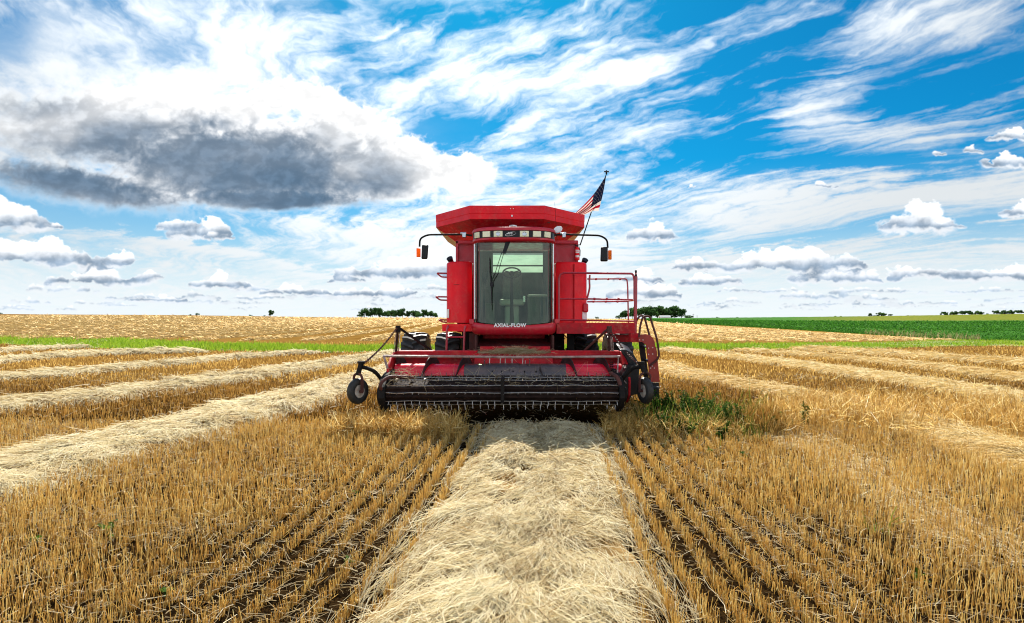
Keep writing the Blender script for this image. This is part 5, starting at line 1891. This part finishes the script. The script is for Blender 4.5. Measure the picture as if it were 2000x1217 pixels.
fr = rng.random(n) ** 1.6; c_ = (rng.random(n) ** 1.0) * (nx - 1.01); j = c_.astype(int)
a_ = fr * (ny * .62); i = a_.astype(int); fa, fc = (a_ - i)[:, None], (c_ - j)[:, None]
P = (V[i, j] * (1 - fa) + V[i + 1, j] * fa) * (1 - fc) + (V[i, j + 1] * (1 - fa) + V[i + 1, j + 1] * fa) * fc
edgek = i < 6
P[edgek, 2] -= rng.uniform(0, .55, edgek.sum()) * np.clip(1 - a_[edgek] / 6, 0, 1)
P[:, 2] += rng.uniform(-.05, .10, n)
sz = np.clip(.0023 * P[:, 1], .12, .42)
Vl, Fl = leaves(P, 1.0, 0)
# size per leaf
D = rng.normal(0, 1, (n, 3)); D[:, 2] = D[:, 2] * .5 + .3
Vl, Fl = blades(P, D, sz * rng.uniform(.6, 1.3, n), sz * .36, None, 2, 2, prof=[.25, 1, .1])
B.add(Vl, Fl, np.clip(rng.normal(.45, .24, n), 0, 1), 1)
# pale dry grass at the corner of the field
n = 600
px_ = rng.uniform(1690, 1915, n); 
P = ground_at(px_, np.interp(px_, lo_a[:, 0], lo_a[:, 1]) + rng.normal(-.6, 1.1, n) * np.sin(np.clip((px_ - 1690) / 225, 0, 1) * PI))
D = np.stack([rng.normal(0, .2, n), rng.normal(0, .2, n), np.ones(n)], 1)
Vb, Fb = blades(P, D, rng.uniform(.25, .7, n), .011, rng.normal(0, .2, (n, 3)), 2, 2)
B.add(Vb, Fb, np.clip(rng.normal(.28, .25, n), 0, 1), 2)
o = B.build('soybean_field', [M['soy_top'], M['soy'], M['chaff']], smooth=False)
tag(o, 'dark green soybean crop reaching up to the skyline', 'crop', kind='stuff')


# ---- weeds by the header
def weed(name, label, x, y, h, nl, spread, tone, seed, group=None, leaf=.036):
    r0 = np.random.default_rng(seed)
    B = Bulk()
    z = float(terrain(x, y))
    ns = max(2, int(nl / 20))
    nl = int(nl * (4.2 if name == 'weed_plant' else 1.0)); tips = []; jit = .04 if name == 'weed_plant' else .004
    for k in range(ns):
        a_ = r0.uniform(0, 2 * PI); ln = h * r0.uniform(.65, 1.1)
        D = np.array([[math.cos(a_) * spread, math.sin(a_) * spread, 1.0]])
        V, Fq = blades(np.array([[x + r0.normal(0, 1) * jit, y + r0.normal(0, 1) * jit, z]]), D, ln, .006, r0.normal(0, .2, (1, 3)), 3, 4)
        B.add(V, Fq, r0.uniform(.1, .6), 0)
        tips.append((V.reshape(4, 4, 3).mean(1)))
    tips = np.array(tips)
    k = r0.integers(0, ns, nl); f = r0.uniform(.25, 1.0, nl) ** .8 * 2.999
    i = f.astype(int); fr = (f - i)[:, None]
    P = tips[k, i] * (1 - fr) + tips[k, i + 1] * fr
    a_ = r0.uniform(0, 2 * PI, nl)
    D = np.stack([np.cos(a_), np.sin(a_), r0.normal(.2, .45, nl)], 1)
    V, Fq = blades(P, D, leaf * r0.uniform(.6, 1.9, nl), leaf * .33, np.stack([np.zeros(nl), np.zeros(nl), -r0.uniform(0, .5, nl)], 1), 3, 2, prof=[.2, 1, .8, .05], roll=np.where(r0.random(nl) < .5, 0, PI) + r0.normal(0, .5, nl))
    B.add(V, Fq, np.clip(r0.normal(tone, .22, nl), 0, 1), 0)
    o = B.build(name, [M['weed']], loc=(x, y, z), smooth=False)
    tag(o, label, 'weed', group)
    return o


wl = [
    (1292, 826, .50, 420, .35, .30, 'dark leafy weed right below the gauge wheel by the ladder'),
    (1322, 824, .52, 460, .35, .36, 'bushy dark green weed beside the lowest ladder step'),
    (1348, 828, .50, 430, .35, .45, 'tall dense weed in the middle of the green clump'),
    (1306, 852, .34, 260, .45, .25, 'shaded weed at the front edge of the header\'s shadow'),
    (1372, 826, .44, 330, .35, .62, 'light green weed on the sunny side of the green clump'),
    (1392, 834, .34, 240, .4, .72, 'bright yellowish weed between dense weeds and bare stalks'),
    (1338, 858, .30, 220, .4, .32, 'low weed in front of the tall dense weed'),
    (1422, 842, .42, 200, .3, .42, 'upright sparse weed with dark stems'),
    (1447, 846, .40, 170, .3, .50, 'outermost upright weed next to the brown stalk tuft'),
    (1412, 862, .22, 150, .5, .40, 'small sprawling weed in front of the upright weeds'),
    (1532, 842, .30, 110, .35, .55, 'thin weed standing alone beyond the brown stalk tuft'),
    (1576, 836, .34, 90, .3, .45, 'weed with dark leaves at the pale straw patch'),
    (1470, 836, .30, 120, .35, .55, 'slim weed just behind the brown stalk tuft'),
    (1510, 850, .26, 110, .4, .6, 'small weed in front of the brown stalk tuft, nearest to it'),
    (1442, 830, .34, 150, .35, .6, 'pale weed behind the outermost upright weed'),
    (1362, 846, .30, 160, .4, .55, 'mid green weed in front of the sunny edge of the clump'),
    (1405, 826, .36, 170, .35, .66, 'tall pale weed at the back of the green clump'),
    (1276, 812, .36, 240, .4, .28, 'weed partly hidden behind the gauge wheel by the ladder'),
]
for k, (px, py, h, nl, sp, tn, lb) in enumerate(wl):
    g = ground_at(px, py)[0]
    weed('weed_plant', lb, g[0], g[1], h, nl, sp, tn, 300 + k, 'weeds beside the header')
# weeds dotted in the foreground stubble
sw = [(212, 1052, .16, 10, .7, 'single round-leaved green seedling standing in the stubble', .06), (330, 1157, .07, 9, .9, 'flat pale seedling by the lower edge of the stubble', .05), (700, 974, .10, 16, .8, 'small pale seedling between two drill rows', .035),
      (790, 1094, .10, 10, .8, 'seedling tucked against the edge of the central windrow', .05), (680, 1108, .09, 12, .8, 'pale seedling one drill row out from the central windrow', .04), 
      (1796, 1140, .07, 14, .4, 'low dark round-leaved seedling near the lower edge of the stubble', .05), (1385, 890, .12, 18, .6, 'yellow-green seedling at the end of the header\'s shadow', .05),
      (1452, 900, .12, 16, .5, 'thin green sprig in the stubble below the upright weeds', .06), (60, 1062, .08, 12, .8, 'low green sprout in the stubble under the wide pale windrow', .05)]
for k, (px, py, h, nl, sp, lb, lf) in enumerate(sw):
    g = ground_at(px, py)[0]
    weed('seedling', lb, g[0], g[1], h, nl, sp, .6, 400 + k, 'seedlings in the stubble', lf)
g = ground_at(1702, 1040)[0]
n = 16
P = np.stack([g[0] + rng.normal(0, .08, n), g[1] + rng.normal(0, .08, n), np.zeros(n)], 1)
D = np.stack([rng.normal(0, .25, n), rng.normal(0, .25, n), np.ones(n)], 1)
V, Fq = blades(P, D, rng.uniform(.12, .26, n), .006, rng.normal(0, .35, (n, 3)), 3, 2)
B = Bulk(); B.add(V, Fq, np.clip(rng.normal(.7, .15, n), 0, 1), 0)
o = B.build('grass_tuft', [M['weed']], loc=(g[0], g[1], 0), smooth=False)
tag(o, 'small clump of upright green grass blades alone in the stubble', 'grass tuft')
# fine grass growing through the weeds
n = 1700
px_ = rng.uniform(1240, 1500, n); py_ = 834 + rng.normal(0, 12, n) + (px_ - 1300) * .03
P = ground_at(px_, py_)
D = np.stack([rng.normal(0, .3, n), rng.normal(0, .3, n), np.ones(n)], 1)
V, Fq = blades(P, D, rng.uniform(.15, .42, n), .0045, rng.normal(0, .4, (n, 3)), 3, 2)
B = Bulk(); B.add(V, Fq, np.clip(rng.normal(.42, .3, n), 0, 1), 0)
o = B.build('weed_grass', [M['weed']], smooth=False)
tag(o, 'fine green grass filling the weedy patch beside the header', 'grass', kind='stuff')
# brown dry tuft
n = 900
g = ground_at(1486, 846)[0]
x = g[0] + rng.normal(0, .16, n); y = g[1] + rng.normal(0, .16, n)
D = np.stack([rng.normal(0, .13, n), rng.normal(0, .13, n), np.ones(n)], 1)
V, Fq = blades(np.stack([x, y, terrain(x, y)], 1), D, .40 * rng.uniform(.6, 1.2, n), .004, rng.normal(0, .1, (n, 3)), 2, 3)
B = Bulk(); B.add(V, Fq, np.clip(rng.normal(.2, .14, n), 0, 1), 0)
o = B.build('dry_tuft', [M['stub']], loc=(g[0], g[1], 0), smooth=False)
tag(o, 'brown tuft of uncut dry stalks beside the upright weeds', 'tuft')
# dry grass hanging in the shade between weeds and header
n = 4200
px_ = rng.uniform(1180, 1560, n); py_ = 826 + rng.uniform(-8, 36, n) - (px_ > 1450) * 6
P = ground_at(px_, py_)
stalks('dry_grass', 'tangled dry grass in the header\'s shadow', P, .30, .003, .22, .35)
# straw caught on the header
n = 2600
x = .05 + rng.normal(0, .27, n).clip(-.66, .68); y = 12.22 + rng.uniform(-.12, .22, n)
z = 1.262 + np.abs(rng.normal(0, .035, n)) * np.exp(-((x - .05) / .35) ** 2) + .005
a_ = rng.normal(0, .6, n) + np.where(rng.random(n) < .5, 0, PI)
D = np.stack([np.cos(a_), np.sin(a_), rng.normal(.05, .18, n)], 1)
V, Fq = blades(np.stack([x, y, z], 1), D, rng.uniform(.08, .28, n), .003, np.stack([rng.normal(0, .2, n), rng.normal(0, .2, n), rng.normal(-.15, .15, n)], 1), 2, 3)
B = Bulk(); B.add(V, Fq, np.clip(rng.normal(.5, .22, n), 0, 1), 0)
o = B.build('straw_pile', [M['chaff']], loc=(.05, 12.25, 1.265), smooth=False)
tag(o, 'loose heap of straw caught on top of the header in front of the cab', 'straw', kind='stuff')
# wisps on the pickup
n = 260
x = rng.uniform(-2.1, 1.8, n); y = rng.uniform(10.85, 11.5, n)
P = np.stack([x, y, np.interp(y, [10.85, 11.05, 11.5], [.78, .86, .90])], 1)
k = rng.random(n) < .25
P[k, 0] = rng.uniform(-2.1, -1.75, k.sum()); P[k, 2] += rng.uniform(0, .15, k.sum())
D = np.stack([rng.normal(0, 1, n), rng.normal(-.2, .6, n), rng.normal(-.1, .5, n)], 1)
V, Fq = blades(P, D, rng.uniform(.08, .26, n), .0028, rng.normal(0, .25, (n, 3)), 2, 3)
B = Bulk(); B.add(V, Fq, np.clip(rng.normal(.6, .22, n), 0, 1), 0)
o = B.build('straw_wisps', [M['chaff']], loc=(0, 11.1, .8), smooth=False)
tag(o, 'stray straws stuck on the pickup rollers', 'straw', kind='stuff')


# ------------------------------------------------------------------ trees on the skyline
def crown_mesh(seed, kind):
    r0 = np.random.default_rng(seed)
    lobes = []
    nl = {'round': 13, 'tall': 10, 'wide': 16, 'bush': 7}[kind]
    for k in range(nl):
        a_ = r0.uniform(0, 2 * PI)
        if kind == 'tall': c = np.array([math.cos(a_) * .16, math.sin(a_) * .16, .3 + .62 * k / nl]); s_ = r0.uniform(.11, .2)
        elif kind == 'bush': c = np.array([math.cos(a_) * .34, math.sin(a_) * .34, r0.uniform(.16, .7)]); s_ = r0.uniform(.2, .32)
        else:
            rad = r0.uniform(.05, .40 if kind == 'round' else .62); c = np.array([math.cos(a_) * rad, math.sin(a_) * rad, r0.uniform(.34, .86) - .25 * rad]); s_ = r0.uniform(.11, .22)
        lobes.append((c, s_))
    per = 120
    P = []; T_ = []
    for c, s_ in lobes:
        d = r0.normal(0, 1, (per, 3)); d /= np.linalg.norm(d, axis=1, keepdims=True)
        q = c + d * s_ * r0.uniform(.55, 1.08, (per, 1)) * np.array([1, 1, .85])
        P.append(q); T_.append(np.full(per, r0.uniform(.25, .7)) + .1 * d[:, 2])
    P = np.concatenate(P); T_ = np.concatenate(T_); n = len(P)
    D = r0.normal(0, 1, (n, 3))
    V, Fq = blades(P, D, r0.uniform(.06, .12, n), .034, None, 2, 2, prof=[.3, 1, .3], roll=r0.uniform(0, 6, n))
    return V, Fq, np.clip(T_ + r0.normal(0, .12, n), 0, 1)


PROTO = {}


def tree(label, px, py_base, py_top, Y, kind, variant, wscale=1.0, group=None):
    """tree of the height the photograph shows at its distance, standing on the terrain"""
    x = (px - 1000) / F * Y
    z = float(terrain(x, Y))
    h = (CAMZ + (HORY - py_top) / F * Y - z) * 1.22
    key = (kind, variant)
    if key not in PROTO:
        V, Fq, T_ = crown_mesh(700 + 17 * variant + len(kind), kind)
        B = Bulk(); B.add(V, Fq, T_, 0)
        o = B.build('crown', [M['tree']], smooth=False)
        b = MB(); r0 = random.Random(variant)
        b.tube([(0, 0, -.03), (.01, 0, .2), (-.01, .01, .45), (.0, 0, .75)], [.035, .026, .02, .008], 7)
        for k in range(5):
            a_ = k * 1.26 + variant; z0 = .2 + .09 * k
            b.tube([(0, 0, z0), (math.cos(a_) * .12, math.sin(a_) * .12, z0 + .13), (math.cos(a_) * .26, math.sin(a_) * .26, z0 + .22)], [.016, .011, .005], 5)
        t = b.build('trunk', M['bark'], None)
        PROTO[key] = (o.data, t.data)
        bpy.data.objects.remove(o); bpy.data.objects.remove(t)
    if kind == 'bush':
        r = bpy.data.objects.new('bush', PROTO[key][0]); COL.objects.link(r); r.location = (x, Y, z)
    else:
        r = empty('tree', (x, Y, z))
        for nm, me in zip(('crown', 'trunk'), PROTO[key]):
            o = bpy.data.objects.new(nm, me); COL.objects.link(o); o.parent = r
    r.scale = (h * wscale, h * wscale, h); r.rotation_euler[2] = variant * 1.7 + px * .13
    tag(r, label, 'tree' if kind != 'bush' else 'bush', group)
    return r


g1 = 'trees of the grove behind the stubble slope'
for k, (px, top, kind, ws, lb) in enumerate([
    (712, 604.5, 'round', 1.1, 'broad tree at the outer end of the grove on the stubble slope'), (728, 603, 'round', 1.0, 'highest rounded tree near the outer end of the grove'), (741, 604.5, 'round', .9, 'tall tree beside the highest one in the grove'),
    (752, 608.5, 'wide', 1.0, 'low dark tree in the dip of the grove'), (763, 607, 'round', 1.0, 'tree just past the dip in the grove'), (775, 606.5, 'round', 1.0, 'rounded tree in the middle of the grove'), (786, 606, 'tall', 1.4, 'pointed tree in the middle of the grove'),
    (797, 609, 'round', 1.0, 'lower rounded tree before the thin saplings'), (809, 609, 'tall', 1.3, 'thin sapling with sky showing through in the grove'), (815, 609.5, 'tall', 1.2, 'second thin sapling behind the lone dark bush'),
    (830, 607, 'round', 1.0, 'dense tree just past the thin saplings'), (842, 608, 'wide', .9, 'last tree of the grove, next to the combine'), (850, 612, 'round', 1.0, 'small tree trailing off at the combine end of the grove'), (703, 614, 'bush', 1.4, 'low shrub at the foot of the broad end tree')]):
    tree(lb, px, 622, top, 436 + (k * 7) % 17, kind, k % 4, ws, g1)
tree('lone dark round bush in front of the grove', 819, 623, 611.5, 395, 'bush', 1, 1.0)
for px, top, kind, ws, lb in ((529, 607.5, 'round', .9, 'lone leaning tree on the bare skyline of the stubble slope'), (516, 616, 'bush', 1.6, 'small bush beside the lone leaning tree'), (490, 615, 'bush', 1.8, 'low bush on the skyline between lone tree and round pair'),
                              (386, 612, 'bush', 1.5, 'larger of the two round bushes on the skyline'), (371, 614, 'bush', 1.7, 'smaller of the two round bushes on the skyline'), (2, 611, 'bush', 1.6, 'bush cut off by the edge of the photo')):
    tree(lb, px, 618, top, 425, kind, 2, ws)
g2 = 'trees of the farmstead grove'
for k, (px, top, kind, ws, lb) in enumerate([
    (1207, 617, 'bush', 1.3, 'low bush at the start of the farmstead grove'), (1214, 611, 'round', .9, 'small tree seen between ladder rails and platform railing'), (1222, 609.5, 'tall', 1.5, 'slender tree seen just before the railing post'),
    (1236, 604, 'round', 1.0, 'tree behind the tall railing post'), (1248, 602, 'round', 1.1, 'broad bright tree above the ladder handrail'), (1262, 603.5, 'wide', .9, 'tree directly above the ladder handrails'), (1273, 603, 'tall', 1.5, 'loose tree with sky gaps in the farmstead grove'),
    (1284, 602.5, 'tall', 1.5, 'second loose tree with sky gaps, above the white shed'), (1294, 603, 'tall', 1.4, 'loose tree directly behind the white shed'), (1306, 602, 'round', 1.1, 'darkest and densest tree of the farmstead grove'), (1318, 601.5, 'round', 1.0, 'tall dense tree beside the darkest one'),
    (1331, 605, 'round', 1.0, 'rounded tree at the far end of the farmstead grove'), (1343, 616, 'bush', 1.5, 'dark low bush under the last tree of the farmstead grove'), (1350, 616.5, 'bush', 1.3, 'last low bush of the farmstead grove, near the poles'), (1312, 615, 'bush', 1.4, 'bush beside the end of the white shed')]):
    tree(lb, px, 622, top, 432 + (k * 5) % 19 + (14 if 1280 < px < 1325 else 0), kind, k % 4, ws, g2)
for k, (px, top, ws, lb) in enumerate([(1166, 619, 1.6, 'tiny bush on the skyline seen through the railing'), (1391, 620.5, 2.6, 'low bush on the skyline right after the poles'), (1402, 619.5, 1.8, 'second low bush after the poles'), (1420, 620.5, 1.6, 'small single bush above the soybeans after the poles'), (1440, 619.6, 2.0, 'flat bush above the soybeans, third after the poles'),
                                       (1631, 617.3, 1.5, 'small bush on the soybean skyline, first of two'), (1643, 617.3, 1.5, 'small bush on the soybean skyline, second of two'), (1708, 616, 2.0, 'low bush at the foot of the small clump'), (1772, 616, 2.6, 'low hedge bush past the small clump'), (1786, 616, 2.4, 'last low hedge bush before the long tree belt')]):
    tree(lb, px, 620, top, 428, 'bush', k % 3, ws)
tree('lone leaning tree on the soybean skyline', 1699, 618, 612.5, 428, 'round', 3, 1.1)
for k, (px, top, ws, lb) in enumerate([(1718, 611, 1.5, 'bigger round tree of the small clump on the soybean skyline'), (1727, 612, 1.4, 'rounded tree next to the bigger one in the small clump'), (1739, 614, 1.6, 'low end of the small clump on the soybean skyline'), (1845, 609, 1.4, 'first tree of the long belt on the soybean skyline'), (1857, 609.5, 1.4, 'second tree of the long belt'), (1868, 609, 1.5, 'third tree of the long belt'),
                                       (1880, 608, 1.4, 'fourth tree of the long belt'), (1893, 607, 1.5, 'highest tree of the long belt'), (1906, 608, 1.5, 'tree just past the highest one of the long belt'), (1917, 609.5, 1.3, 'last tree of the long belt'), (1928, 612.5, 1.2, 'tiny detached tree after the long belt'), (1948, 606.5, 1.4, 'first tree of the belt at the edge of the photo'),
                                       (1962, 607, 1.6, 'second tree of the belt at the edge of the photo'), (1976, 607, 1.6, 'third tree of the belt at the edge of the photo'), (1992, 606.5, 1.6, 'fourth tree of the edge belt, beside the last one'), (2010, 606, 1.6, 'tree of the edge belt cut by the photo\'s border')]):
    tree(lb, px, 617, top, 426 + (k * 3) % 9, 'wide', k % 4, ws * .8, 'trees on the soybean skyline')

# white shed and poles
x0, x1 = W(1289, 0, 424).x, W(1310, 0, 424).x
zb = float(terrain((x0 + x1) / 2, 424)) + .2
sh = empty('shed', ((x0 + x1) / 2, 424, zb))
tag(sh, 'long white shed with a rounded roof in front of the farmstead trees', 'shed')
b = MB(); b.box(x0, x1, 424, 428, zb - .6, zb + 1.0)
b.build('wall', M['white'], sh)
b = MB()
arc = [(x0 - .1, 426 - 2.1 * math.cos(t), zb + 1.0 + .95 * math.sin(t)) for t in [PI * k / 8 for k in range(9)]]
b.prism(arc, (x1 - x0 + .2, 0, 0))
b.build('roof', M['white'], sh)
for f in (.22, .42):
    b = MB(); b.box(x0 + (x1 - x0) * f, x0 + (x1 - x0) * (f + .1), 423.96, 423.998, zb - .5, zb + .55)
    b.build('door', M['interior'], sh)
for px, tp, lb in ((1354, 613, 'taller thin utility pole standing past the farmstead trees'), (1361.5, 616, 'shorter thin utility pole standing past the farmstead trees')):
    q = W(px, 0, 430); zt = CAMZ + (HORY - tp) / F * 430; z0 = float(terrain(q.x, 430))
    b = MB(); b.tube([(q.x, 430, z0), (q.x, 430, zt)], [.13, .09], 8)
    b.box(q.x - .7, q.x + .7, 429.95, 430.05, zt - .5, zt - .38)
    o = b.build('utility_pole', M['bark'], None, loc=(q.x, 430, z0))
    tag(o, lb, 'pole')
